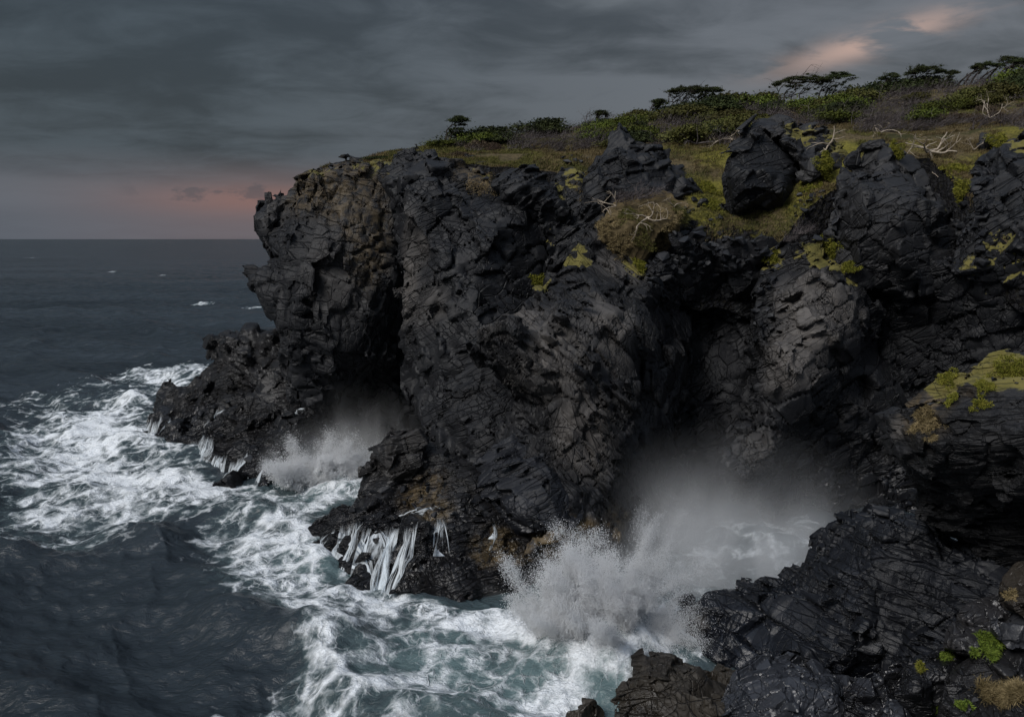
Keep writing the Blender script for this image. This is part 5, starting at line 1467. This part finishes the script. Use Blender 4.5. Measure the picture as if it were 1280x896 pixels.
dead_branch(870, 184, 'low tangle of bare branches above the grassy strip beside the jagged crag', 2.2, [(-1, -.3, .5), (.8, -.4, .3), (.2, -.4, .8)], 10, M_GREYTWIG, 0.090, 2, 3, 0.3)
dead_branch(770, 262, 'pale forked dead branch sticking out left from the dead grass hummock', 2.3, [(-1, -.2, .35), (-.7, -.4, .0), (-.3, -.3, .7)], 12, M_BLEACH, 0.090, 2, 3, 0.3)
dead_branch(808, 276, 'bleached dead branch lying across the front of the dead grass hummock', 2.4, [(.9, -.3, .3), (.5, -.5, -.7), (-.8, -.4, .2), (-.3, -.5, -.5)], 14, M_BLEACH, 0.098, 2, 3, 0.3)
dead_branch(842, 262, 'small pale dead branch at the right shoulder of the dead grass hummock', 1.4, [(.6, -.3, .6), (-.5, -.4, .5)], 16, M_BLEACH, 0.068, 2, 3, 0.2)
dead_branch(1235, 152, 'thin bleached branch lying on the slope below the row of thin trees', 2.8, [(-1, -.3, .3), (.9, -.3, .4), (.3, -.3, .9)], 18, M_BLEACH, 0.090, 2, 3, 0.3)
dead_branch(1100, 170, 'dry branch lying along the grassy crest left of the largest bleached branch', 2.5, [(1, -.3, .1), (-.8, -.3, .3)], 20, M_BLEACH, 0.090, 2, 3, 0.3)
dead_branch(1000, 145, 'small spray of bare branches on the turf below the umbrella tree', 1.8, [(-.6, -.3, .9), (.5, -.3, .6), (-1, -.3, .2)], 22, M_TANWOOD, 0.075, 2, 3, 0.2)
dead_branch(825, 130, 'single bare fork showing pale among the scrub above the jagged crag', 2.0, [(-.5, -.3, .9), (.4, -.3, .9)], 23, M_BLEACH, 0.075, 1, 3, 0.3)
dead_branch(1215, 190, 'short bleached twig beside the rock heap at the right of the rim', 1.5, [(.8, -.4, .4), (-.5, -.4, .5)], 25, M_BLEACH, 0.060, 2, 3, 0.2)

# dry brush hanging over the middle wall
def brush():
    h = hit(600, 232)
    rg = np.random.default_rng(55)
    out = ([], [])
    for k in range(34):
        grow(rg, (rg.normal() * 1.1, -.2 - .1 * rg.random(), rg.normal() * .5), (rg.normal() * .9, -.5, -0.6 + rg.normal() * .9), rg.uniform(.9, 1.9), 0.036, 2, 0.8, 0.6, 3, out, (0.1, -.15, -.9), 5, 0.9)
    V, F = tube_mesh(out[0], 4)
    e = empty('dry_shrub', tuple(h[0]))
    tag(e, 'tan dry brush hanging down over the slab faced middle wall', 'dry shrub')
    add_obj('branches', mesh_from('dry_branches', V, F, M_TANWOOD), e)
    tips = np.array([t[0] for t in out[1]])
    C = np.repeat(tips, 3, 0) + rg.normal(size=(len(tips) * 3, 3)) * .12
    lv, lf = leaves_mesh(C, 0.06, rg)
    add_obj('foliage', mesh_from('dry_leaves', lv, lf, M_TANGRASS, False), e)
brush()

# ------------------------------------------------------------------ tufts and moss cushions close by
def tuft(px, py, name, label, cat, mat, n, hgt, w, spread, seed, droop=0.5, per=14, lean=(0, -.1, 0)):
    h = hit(px, py)
    rg = np.random.default_rng(seed)
    nv = np.array(h[1])
    a, b = frame_of(nv)
    r = np.sqrt(rg.random(n)) * spread; an = rg.random(n) * 6.28
    r = r * (1 + .35 * np.sin(3 * an + seed) + .2 * np.sin(5 * an + 2 * seed)); dome = 0.22 * spread * np.maximum(1 - (r / spread) ** 2, 0)
    C = (np.cos(an) * r)[:, None] * a + (np.sin(an) * r)[:, None] * b + dome[:, None] * nv
    V, q, t = blades(C, np.tile(nv, (n, 1)), hgt, w, per, rg, lean, spread * .08, droop)
    o = blades_obj(name, V, q, t, mat, None, np.zeros(3))
    o.location = h[0]
    tag(o, label, cat)
    return o
TUFTS = [
    (1240, 802, 'plant', 'largest bright green leafy tuft on the rocks at the right edge', 'plant', M_FERN, 150, 0.34, 0.030, 0.55, 0.6),
    (1236, 815, 'plant', 'trailing lower half of the largest bright green tuft', 'plant', M_FERN, 110, 0.34, 0.028, 0.42, 0.8),
    (1183, 822, 'plant', 'upright fresh green tuft left of the largest green tuft', 'plant', M_FERN, 100, 0.32, 0.026, 0.36, 0.7),
    (1152, 834, 'plant', 'small yellow green tuft, leftmost of the tufts in the near corner', 'plant', M_MOSSY, 50, 0.26, 0.022, 0.24, 0.7),
    (1218, 816, 'plant', 'little green sprig left under the largest green tuft', 'plant', M_FERN, 40, 0.22, 0.024, 0.22, 0.7),
    (1170, 884, 'plant', 'small broad leaved green plant at the bottom edge', 'plant', M_FERN, 46, 0.24, 0.045, 0.26, 0.7),
    (1205, 884, 'plant', 'green leafy fringe at the left of the dry grass clump', 'plant', M_FERN, 70, 0.26, 0.040, 0.32, 0.7),
    (1245, 876, 'grass_tuft', 'dry straw coloured grass clump in the bottom right corner', 'grass tuft', M_TANGRASS, 200, 0.75, 0.016, 0.75, 0.8),
    (1272, 868, 'grass_tuft', 'dry straw grass clump cut by the right edge', 'grass tuft', M_TANGRASS, 130, 0.7, 0.016, 0.55, 0.8),
    (1160, 528, 'grass_tuft', 'tan wiry tuft hanging on the left brow of the near overhang', 'grass tuft', M_TANGRASS, 200, 0.26, 0.014, 0.70, 0.9),
    (1145, 535, 'grass_tuft', 'smaller tan tuft at the very tip of the near overhang', 'grass tuft', M_TANGRASS, 80, 0.24, 0.014, 0.40, 0.9),
    (1166, 548, 'grass_tuft', 'small brown tuft dangling just below the tan wiry tuft', 'grass tuft', M_TANGRASS, 60, 0.22, 0.014, 0.26, 0.9),
    (1185, 474, 'moss_cushion', 'round olive moss cushion topping the knob of the near overhang', 'moss', M_MOSSY, 150, 0.14, 0.014, 0.55, 0.9),
    (1188, 502, 'moss_cushion', 'yellow green moss cushion below the olive knob cushion', 'moss', M_MOSSY, 150, 0.14, 0.014, 0.55, 0.9),
    (1232, 484, 'moss_cushion', 'bright moss patch in the middle of the overhang brow', 'moss', M_MOSSY, 130, 0.14, 0.014, 0.55, 0.9),
    (1225, 505, 'moss_cushion', 'moss tongue running down the overhang face', 'moss', M_MOSSY, 100, 0.14, 0.014, 0.42, 0.9),
    (1258, 466, 'moss_cushion', 'long bright moss bank along the top right of the near overhang', 'moss', M_MOSSY, 260, 0.15, 0.014, 0.85, 0.9),
    (1274, 466, 'moss_cushion', 'moss bank end cut by the right edge above the overhang', 'moss', M_MOSSY, 180, 0.15, 0.014, 0.7, 0.9),
    (1264, 745, 'moss_cushion', 'olive lichen tuft on the left of the brown rock at the right edge', 'moss', M_TANGRASS, 70, 0.14, 0.014, 0.36, 0.9),
    (672, 352, 'moss_cushion', 'yellow moss patch hanging in the cleft left of the spur', 'moss', M_MOSSY, 150, 0.35, 0.03, 0.9, 0.9),
    (800, 332, 'moss_cushion', 'yellow moss cushion at the foot of the dead grass hummock', 'moss', M_MOSSY, 160, 0.3, 0.03, 0.85, 0.9),
    (1040, 312, 'moss_cushion', 'bright moss cap on the crown of the jointed buttress', 'moss', M_MOSSY, 300, 0.3, 0.03, 1.6, 0.9),
    (1062, 335, 'moss_cushion', 'yellow moss strip running down the right edge of the jointed buttress', 'moss', M_MOSSY, 160, 0.3, 0.03, 0.9, 0.9),
    (965, 322, 'moss_cushion', 'mossy patch left of the jointed buttress crown', 'moss', M_MOSSY, 130, 0.3, 0.03, 0.8, 0.9),
]
for px, py, sp, lb in ((1030, 207, 1.5, 'bright moss bank beside the capping slabs, above the broad boulder'), (1012, 236, 1.3, 'moss bank in the gap between the rounded boulder and the broad boulder'), (1192, 212, 1.4, 'mossy bank under the largest bleached branch'), (1202, 238, 1.2, 'moss patch draped down beside the rock heap at the right'), (1122, 190, 1.3, 'moss strip on the crest above the broad boulder'), (882, 236, 1.4, 'green grassy pad between the jagged crag and the rounded boulder'), (893, 258, 1.1, 'lower green pad left of the foot of the rounded boulder'), (1250, 182, 1.5, 'moss bank capping the rock heap at the right edge')):
    TUFTS.append((px, py, 'moss_cushion', lb, 'moss', M_MOSSY, 240, 0.30, 0.026, sp, 0.9))
for k, (px, py, w_) in enumerate(((760, 282, 'left shoulder'), (785, 270, 'upper left'), (815, 268, 'top'), (840, 280, 'right shoulder'), (800, 295, 'front'), (830, 300, 'lower right front'), (775, 305, 'lower left front'), (850, 268, 'right tip'))):
    TUFTS.append((px, py, 'grass_tuft', 'dry grass tussock on the ' + w_ + ' of the dead grass hummock', 'grass tuft', (M_TANGRASS, M_OLIVEGRASS, M_TANGRASS)[k % 3], 120, 0.30, 0.022, 1.5, 0.9))
for k, (px, py, nm, lb, ct, mt, n, hg, w, sp, dr) in enumerate(TUFTS):
    tuft(px, py, nm, lb, ct, mt, n, hg, w, sp, 800 + k, dr)

# ------------------------------------------------------------------ water running off the ledges
def water_film():
    m, nt, bs = new_mat('falling_water')
    nt.n.remove(bs)
    cv = nt.new('ShaderNodeCombineXYZ')
    nt.link(nt.attr('across'), cv.inputs[0]); nt.link(nt.attr('along'), cv.inputs[1]); nt.link(nt.attr('which'), cv.inputs[2])
    v = cv.outputs[0]
    n1 = nt.noise(nt.mapping(v, (1.9, 0.10, 1)), 1.0, 3, 0.55, 0.3)        # separate streams
    n2 = nt.noise(nt.mapping(v, (13.0, 0.28, 1)), 1.0, 3, 0.65, 0.6)        # threads in them
    n3 = nt.noise(nt.mapping(v, (4.0, 2.2, 1)), 1.0, 4, 0.6)
    al = nt.math('ADD', nt.math('MULTIPLY', nt.math('SUBTRACT', n1, 0.5), 1.5), nt.math('ADD', nt.math('MULTIPLY', nt.math('SUBTRACT', n2, 0.5), 3.8), nt.math('MULTIPLY', nt.math('SUBTRACT', n3, 0.5), 0.7)))
    al = nt.math('ADD', al, nt.math('SUBTRACT', nt.attr('body'), 0.5))
    al = nt.math('MULTIPLY', nt.ss(al, -0.25, 0.95), nt.attr('fade'))
    a = nt.new('ShaderNodeBsdfDiffuse'); b = nt.new('ShaderNodeBsdfTranslucent'); mx = nt.new('ShaderNodeMixShader'); tr = nt.new('ShaderNodeBsdfTransparent'); m2 = nt.new('ShaderNodeMixShader')
    for q in (a, b): q.inputs[0].default_value = (0.80, 0.86, 0.90, 1)
    mx.inputs[0].default_value = 0.3
    nt.link(a.outputs[0], mx.inputs[1]); nt.link(b.outputs[0], mx.inputs[2])
    nt.link(nt.math('MULTIPLY', al, 0.9), m2.inputs[0]); nt.link(tr.outputs[0], m2.inputs[1]); nt.link(mx.outputs[0], m2.inputs[2])
    nt.link(m2.outputs[0], nt.n['Material Output'].inputs[0])
    return m
M_FALL = water_film()
FALLS = [  # label, start edge, end edge (photograph points), strands, thickness, seed
    ('leftmost thin curtain of water on the waterfall ledge under the spur', (404, 672), (424, 660), (393, 702), (414, 712), 16, 0.10),
    ('second curtain of water on the waterfall ledge, slanting down to the left', (424, 660), (452, 652), (412, 712), (440, 722), 20, 0.12),
    ('smooth bent curtain of water in the middle of the waterfall ledge', (452, 656), (480, 668), (446, 722), (470, 732), 18, 0.12),
    ('curtain of many threads just left of the broad cascade', (478, 664), (515, 654), (470, 732), (502, 738), 24, 0.10),
    ('few thin threads falling over the dark gap beside the broad cascade', (505, 660), (525, 655), (498, 735), (520, 735), 6, 0.06),
    ('broad white cascade at the right end of the waterfall ledge', (528, 655), (556, 648), (508, 738), (578, 748), 60, 0.13),
    ('white lip of water feeding the broad cascade from above', (508, 638), (548, 640), (528, 660), (545, 672), 12, 0.10),
    ('thin trickle bending down the ochre rock right of the broad cascade', (613, 654), (616, 656), (621, 672), (614, 678), 4, 0.06),
    ('thin curtain of water at the tip of the low ledge, leftmost of all', (182, 528), (206, 522), (172, 546), (196, 548), 16, 0.16),
    ('slim white fall next to the tip of the low ledge', (212, 528), (222, 524), (204, 549), (214, 551), 10, 0.16),
    ('white cascade stepping down the middle of the low ledge', (262, 520), (284, 515), (248, 545), (266, 548), 14, 0.2),
    ('low broad fall over the front step of the low ledge', (240, 552), (270, 548), (228, 572), (262, 580), 22, 0.16),
    ('short curtain over the detached rock in front of the low ledge', (190, 560), (226, 556), (182, 576), (224, 570), 16, 0.14),
    ('steep white fall at the front corner of the low ledge', (262, 574), (296, 566), (234, 600), (268, 612), 22, 0.15),
    ('fan of thin falls on the black front of the low ledge', (290, 578), (316, 566), (268, 614), (300, 614), 22, 0.13),
    ('narrow fall at the right end of the low ledge', (332, 576), (338, 570), (326, 606), (338, 606), 8, 0.12),
    ('tall narrow fall running down the far headland into the cove', (380, 516), (384, 514), (364, 560), (372, 566), 12, 0.20),
]
def build_falls():
    """water follows the rock: a film starts along the lip, slides down what it touches and drops free where the rock overhangs"""
    rg = np.random.default_rng(66)
    dt, G, M = 0.04, 9.8, 44
    for q, (lb, s0, s1, e0, e1, n, th) in enumerate(FALLS):
        w = np.linalg.norm(sea_at(*e0) - sea_at(*e1))
        n = int(np.clip(w / 0.075, 10, 90))
        rows, ok = [], []
        wob = rg.normal(size=n + 8) * 5.0
        wob = np.convolve(wob, np.ones(5) / 5, 'same')
        for k in range(n):
            f = k / (n - 1)
            a = np.array(s0) * (1 - f) + np.array(s1) * f + np.array([0, wob[k + 4] - 2.0])
            e = sea_at(*(np.array(e0) * (1 - f) + np.array(e1) * f))
            h = hit(a[0], a[1])
            if h is None or h[0].z < 0.2 or h[3] is hill_obj:
                rows.append(None); continue
            bv = [b for o, b in BVHS if o is h[3]][0]
            p = np.array(h[0]) + np.array(h[1]) * 0.06
            out = (e - p); out[2] = 0; out /= np.linalg.norm(out) + 1e-6
            v = out * 1.0
            pts = [p.copy()]
            for step in range(300):
                dirn = e - p; dirn[2] = 0
                v = v + np.array([0, 0, -G * dt]) + dirn / (np.linalg.norm(dirn) + .3) * 4.5 * dt
                p = p + v * dt
                near = bv.find_nearest(Vector(p), 1.5)
                if near[0] is not None:
                    nv = np.array(near[1]); rel = p - np.array(near[0])
                    if rel @ nv < 0.08:
                        p = np.array(near[0]) + nv * 0.08
                        vn = v @ nv
                        if vn < 0: v = v - vn * nv
                        v = v * 0.965
                sp = np.linalg.norm(v)
                if sp > 6: v *= 6 / sp
                if np.linalg.norm(p - pts[-1]) > 0.08: pts.append(p.copy())
                if p[2] < -0.1: break
            P = np.array(pts)
            if len(P) < 8: rows.append(None); continue
            s = np.r_[0, np.cumsum(np.linalg.norm(np.diff(P, axis=0), axis=1))]
            t = np.linspace(0, s[-1], M)
            rows.append((np.stack([np.interp(t, s, P[:, i]) for i in range(3)], 1), t))
        # neighbours drag on each other
        good = [k for k in range(n) if rows[k] is not None]
        if len(good) < 3: print('no fall', lb); continue
        for _ in range(2):
            new = {}
            for k in good:
                nb = [rows[j][0] for j in (k - 1, k, k, k + 1) if 0 <= j < n and rows[j] is not None and np.linalg.norm(rows[j][0] - rows[k][0], axis=1).max() < 2.2]
                new[k] = np.mean(nb, axis=0)
            for k in good: rows[k] = (new[k], rows[k][1])
        V, F, A, L, Fd = [], [], [], [], []
        idx = {}
        for c, k in enumerate(good):
            idx[k] = c
            P, t = rows[k]
            V.append(P); A.append(np.full(M, k * 0.075)); L.append(t)
            edge = min(1.0, min(k, n - 1 - k) / 1.5 + .25)
            Fd.append(np.clip((t - 0.5 * rg.random()) / 1.1, 0, 1) * edge)
        for k in good:
            if k + 1 not in idx: continue
            dd = np.linalg.norm(rows[k][0] - rows[k + 1][0], axis=1)
            for j in range(M - 1):
                if max(dd[j], dd[j + 1]) < 2.2:
                    i0, i1 = idx[k] * M + j, idx[k + 1] * M + j
                    F.append((i0, i1, i1 + 1, i0 + 1))
        if len(F) < 20: print('no fall', lb); continue
        V = np.concatenate(V); F = np.array(F)
        lab = np.arange(len(V))
        for _ in range(400):
            m = lab[F].min(1); old = lab.copy()
            for c in range(4): np.minimum.at(lab, F[:, c], m)
            lab = lab[lab]
            if (lab == old).all(): break
        cnt = np.bincount(lab[F[:, 0]], minlength=len(V))
        F = F[cnt[lab[F[:, 0]]] >= 0.5 * cnt.max()]
        used = np.unique(F); rm = np.full(len(V), -1); rm[used] = np.arange(len(used)); F = rm[F]; V = V[used]
        cut = lambda l: np.concatenate(l)[used]
        org = V.mean(0); z = np.zeros(len(V))        # one film, without stray shreds; org = V.mean(0)
        z = np.zeros(len(V))
        me = mesh_from('waterfall', V - org, F, M_FALL, True, {'across': cut(A), 'along': cut(L), 'which': z + q * 7.3, 'fade': cut(Fd), 'body': z + (0.84 if 'cascade' in lb or 'broad' in lb else 0.88)})
        o = add_obj('waterfall', me, None, tuple(org))
        tag(o, lb, 'waterfall', 'thin waterfalls draining off the ledges')
build_falls()

# ------------------------------------------------------------------ spray
def spray_points(base, jets, rg):
    pts, sz = [], []
    for (dx, dy, dz, L, n, w, s) in jets:
        d = np.array([dx, dy, dz], float); d /= np.linalg.norm(d)
        t = rg.random(n) ** 0.8
        p = base + rg.normal(size=3) * np.array([1.3, 0.7, 0.15]) * min(1.0, L / 5) + d * (t * L)[:, None]
        p = p + rg.normal(size=(n, 3)) * (w * (0.25 + t))[:, None]
        p[:, 2] -= 0.10 * L * t ** 2
        # clots and holes, as thrown water has
        c = fbm(p / (0.35 * L ** .5), 3, 71)
        k = c + rg.normal(size=n) * .05 > 0.40 + 0.13 * t
        pts.append(p[k]); sz.append(s * (0.35 + 0.9 * rg.random(k.sum()) ** 2.5) * (1.15 - 0.5 * t[k]))
    return np.concatenate(pts), np.concatenate(sz)
def droplets(P, S):
    base = np.array([[1, 1, 1], [-1, -1, 1], [-1, 1, -1], [1, -1, -1]], np.float32) * 0.8
    f = np.array([[0, 2, 1], [0, 1, 3], [0, 3, 2], [1, 2, 3]])
    V = (P[:, None] + base[None] * S[:, None, None]).reshape(-1, 3)
    F = (f[None] + 4 * np.arange(len(P))[:, None, None]).reshape(-1, 3)
    return V, F
def drop_mat():
    m, nt, bs = new_mat('foam_drops')
    nt.n.remove(bs)
    a = nt.new('ShaderNodeBsdfDiffuse'); b = nt.new('ShaderNodeBsdfTranslucent'); mx = nt.new('ShaderNodeMixShader')
    for q in (a, b): q.inputs[0].default_value = (0.96, 0.97, 0.98, 1)
    nt.link(a.outputs[0], mx.inputs[1]); nt.link(b.outputs[0], mx.inputs[2])
    nt.link(mx.outputs[0], nt.n['Material Output'].inputs[0])
    return m
M_DROP = drop_mat()
def splash(px, py, label, jets, seed):
    rg = np.random.default_rng(seed)
    b = sea_at(px, py)
    P, S = spray_points(np.zeros(3), jets, rg)
    V, F = droplets(P, S)
    o = add_obj('splash', mesh_from('splash', V, F, M_DROP, True), None, tuple(b))
    tag(o, label, 'splash')
    return o
def foam_body(px, py, jets, label, seed, voxel=0.11, cell=1.0, parent=None):
    """the solid white heart of a burst: thrown lobes of foam, torn at the edges"""
    rg = np.random.default_rng(seed)
    cs, rs = [], []
    for dx, dy, dz, L, r in jets:
        d = np.array([dx, dy, dz]); d /= np.linalg.norm(d)
        for t in np.linspace(0.03, 1, 9):
            cs.append(d * L * t + rg.normal(size=3) * .16 * r + np.array([0, 0, -.1 * L * t * t])); rs.append(r * (1.2 - 0.95 * t))
    cs = np.array(cs); rs = np.array(rs)
    lo = (cs - rs[:, None]).min(0) - .8; hi = (cs + rs[:, None]).max(0) + .8; lo[2] = max(lo[2], -1.0)
    g = [np.arange(lo[i], hi[i], voxel, dtype=np.float32) for i in range(3)]
    D = np.full([len(q) for q in g], 9.0, np.float32)
    for c, r in zip(cs, rs):
        i0 = [max(0, int((c[i] - r - 1.2 - lo[i]) / voxel)) for i in range(3)]; i1 = [min(len(g[i]), int((c[i] + r + 1.2 - lo[i]) / voxel) + 1) for i in range(3)]
        if min(b - a for a, b in zip(i0, i1)) < 1: continue
        X, Y, Z = np.meshgrid(*[g[i][i0[i]:i1[i]] for i in range(3)], indexing='ij', sparse=True)
        d = np.sqrt((X - c[0]) ** 2 + (Y - c[1]) ** 2 + (Z - c[2]) ** 2) - r
        sub = D[i0[0]:i1[0], i0[1]:i1[1], i0[2]:i1[2]]
        kk = .35; h = np.clip(.5 + .5 * (sub - d) / kk, 0, 1)
        D[i0[0]:i1[0], i0[1]:i1[1], i0[2]:i1[2]] = sub * (1 - h) + d * h - kk * h * (1 - h)
    ii = np.nonzero(np.abs(D) < 1.1)
    P = np.stack([g[0][ii[0]], g[1][ii[1]], g[2][ii[2]]], 1)
    n1 = fbm(P / (0.60 * cell), 5, seed + 1, 0.70) - 0.5
    rnd, v, e = worley(P / (0.55 * cell), seed + 2)
    D[ii] += -n1 * 1.5 - (0.30 - (v * v).sum(1)) * 0.18
    V, Q = surface_nets(D)
    V = np.stack([g[i][0] + V[:, i] * voxel for i in range(3)], 1)
    b = sea_at(px, py)
    o = add_obj('splash', mesh_from('foam_burst', V, Q, M_FOAMBODY, True), None, tuple(b))
    tag(o, label, 'splash')
    return o
def foam_body_mat():
    m, nt, bs = new_mat('thrown_foam')
    obj = nt.new('ShaderNodeTexCoord').outputs['Object']
    n = nt.noise(obj, 3.5, 6, 0.75)
    a = nt.new('ShaderNodeBsdfDiffuse'); b = nt.new('ShaderNodeBsdfTranslucent'); mx = nt.new('ShaderNodeMixShader'); tr = nt.new('ShaderNodeBsdfTransparent'); m2 = nt.new('ShaderNodeMixShader')
    c = nt.mix(nt.noise(obj, 0.8, 4, 0.6), (0.80, 0.86, 0.88), (0.93, 0.95, 0.96))
    for q in (a, b): nt.link(c, q.inputs[0])
    bp = nt.bump(n, 1.0, 0.25); nt.link(bp, a.inputs['Normal'])
    mx.inputs[0].default_value = 0.35
    nt.link(a.outputs[0], mx.inputs[1]); nt.link(b.outputs[0], mx.inputs[2])
    nt.link(nt.ss(nt.noise(obj, 2.2, 6, 0.7), 0.34, 0.44), m2.inputs[0])
    nt.link(tr.outputs[0], m2.inputs[1]); nt.link(mx.outputs[0], m2.inputs[2])
    nt.link(m2.outputs[0], nt.n['Material Output'].inputs[0])
    nt.n.remove(bs)
    return m
M_FOAMBODY = foam_body_mat()
def big_splash():
    rg = np.random.default_rng(8)
    jets, body = [], []
    for k in range(64):                      # the broad bursting crest on the left
        a = rg.uniform(-1.0, 0.2)
        L = rg.uniform(6.0, 11.0) * (1 - 0.22 * abs(a + .35))
        jets.append((math.sin(a), rg.normal() * .32, math.cos(a), L, 12500, 0.38, 0.040))
        body.append((math.sin(a), rg.normal() * .3, math.cos(a), L * rg.uniform(.2, .38), rg.uniform(.5, .8)))
    for k in range(18):                      # the tall thin fan on the right
        a = rg.normal() * .13 + 0.40
        jets.append((math.sin(a), rg.normal() * .15, math.cos(a), rg.uniform(8, 14.0), 6000, 0.30, 0.030))
    for k in range(34):
        a = rg.uniform(.2, 1.25)
        L = rg.uniform(4, 8.5)
        jets.append((math.sin(a), rg.normal() * .35, math.cos(a), L, 7500, 0.5, 0.032))
        body.append((math.sin(a), rg.normal() * .35, math.cos(a), L * rg.uniform(.2, .4), rg.uniform(.5, .8)))
    o = foam_body(765, 818, body, 'breaking wave bursting white against the near shelf in the gully mouth', 81)
    V, F = droplets(*spray_points(np.zeros(3), jets, rg))
    d = add_obj('spray', mesh_from('spray', V, F, M_DROP, True), o)
    d['kind'] = 'stuff'
    jets = [(math.sin(a), -.1, math.cos(a), L, 600, .18, .03) for a, L in zip(rg.normal(size=12) * .7, rg.uniform(.6, 1.6, 12))]
    splash(858, 832, 'small splash in the notch between the near shelf and the brown rock', jets, 9)
    jets, body = [], []
    for k in range(34):
        a = rg.uniform(-1.1, 1.1)
        L = rg.uniform(3.0, 7.5)
        jets.append((math.sin(a), rg.normal() * .3, math.cos(a), L * 1.15, 9500, 0.55, 0.048))
        body.append((math.sin(a), rg.normal() * .35, math.cos(a), L * rg.uniform(.25, .5), rg.uniform(.6, .9)))
    o = foam_body(405, 612, body, 'white burst of spray in the cove under the far headland', 83, 0.15, 1.3)
    V, F = droplets(*spray_points(np.zeros(3), jets, rg))
    d = add_obj('spray', mesh_from('spray', V, F, M_DROP, True), o)
    d['kind'] = 'stuff'
big_splash()

def mist(px, py, Y, rad, dens, label, nscale=1.6, lo=0.35, hi=0.65, rot=0.0, soft=1.0, name='mist'):
    import bmesh
    bm = bmesh.new(); bmesh.ops.create_icosphere(bm, subdivisions=3, radius=1.0)
    me = bpy.data.meshes.new(name); bm.to_mesh(me); bm.free()
    m = bpy.data.materials.new('spray_air'); m.use_nodes = True
    nt = NT(m.node_tree)
    for n in list(nt.n): 
        if n.type != 'OUTPUT_MATERIAL': nt.n.remove(n)
    out = [n for n in nt.n][0]
    pv = nt.new('ShaderNodeVolumePrincipled')
    pv.inputs['Color'].default_value = (0.985, 0.99, 0.995, 1)
    pv.inputs['Anisotropy'].default_value = 0.2
    obj = nt.new('ShaderNodeTexCoord').outputs['Object']
    r = nt.new('ShaderNodeVectorMath', operation='LENGTH'); nt.link(obj, r.inputs[0])
    sep = nt.new('ShaderNodeSeparateXYZ'); nt.link(obj, sep.inputs[0])
    fall = nt.math('POWER', nt.math('SUBTRACT', 1.0, r.outputs[1], clamp=True), 1.3 * soft)
    low = nt.ss(sep.outputs[2], 0.7, -0.6)
    nz = nt.ss(nt.noise(nt.mapping(obj, (1.9, 1.2, 0.6), (0, 0.45, 0), (px * .01, py * .01, 0)), nscale, 4, 0.55), lo, hi)
    d = nt.math('MULTIPLY', nt.math('MULTIPLY', fall, nz), nt.math('MULTIPLY', nt.math('ADD', 0.25, low), dens))
    nt.link(d, pv.inputs['Density'])
    nt.link(pv.outputs[0], out.inputs['Volume'])
    me.materials.append(m)
    o = add_obj(name, me, None, tuple(at(px, py, Y)))
    o.scale = rad; o.rotation_euler = (0, rot, 0)
    tag(o, label, 'mist', kind='stuff')
    return o
mist(455, 560, 101, (9, 6, 9.5), 0.30, 'pale mist hanging in the cave mouth of the cove')
mist(412, 588, 99, (10, 4.5, 7.5), 0.8, 'dense white spray low in the cove', 2.2, 0.3, 0.62)
mist(905, 655, 76, (17, 8, 11), 0.32, 'grey mist filling the deep gully', 1.5, 0.3, 0.7)
mist(855, 665, 70, (5, 4, 9), 0.22, 'thin veil of drifting spray over the tall fan', 2.0, 0.35, 0.65, R(20))
mist(825, 750, 66, (11, 4.5, 8.0), 0.7, 'dense white spray behind the bursting wave', 2.0, 0.25, 0.6)
mist(960, 690, 67, (11, 5, 7), 0.38, 'white mist lying on the water behind the near shelf', 1.8, 0.3, 0.65)
mist(752, 755, 57, (7.5, 4.5, 6.5), 0.13, 'fine white spray blown round the bursting wave', 2.4, 0.3, 0.65)
mist(665, 745, 66, (8, 2.5, 2.6), 0.5, 'low mist between the broad cascade and the bursting wave', 1.8, 0.3, 0.65)
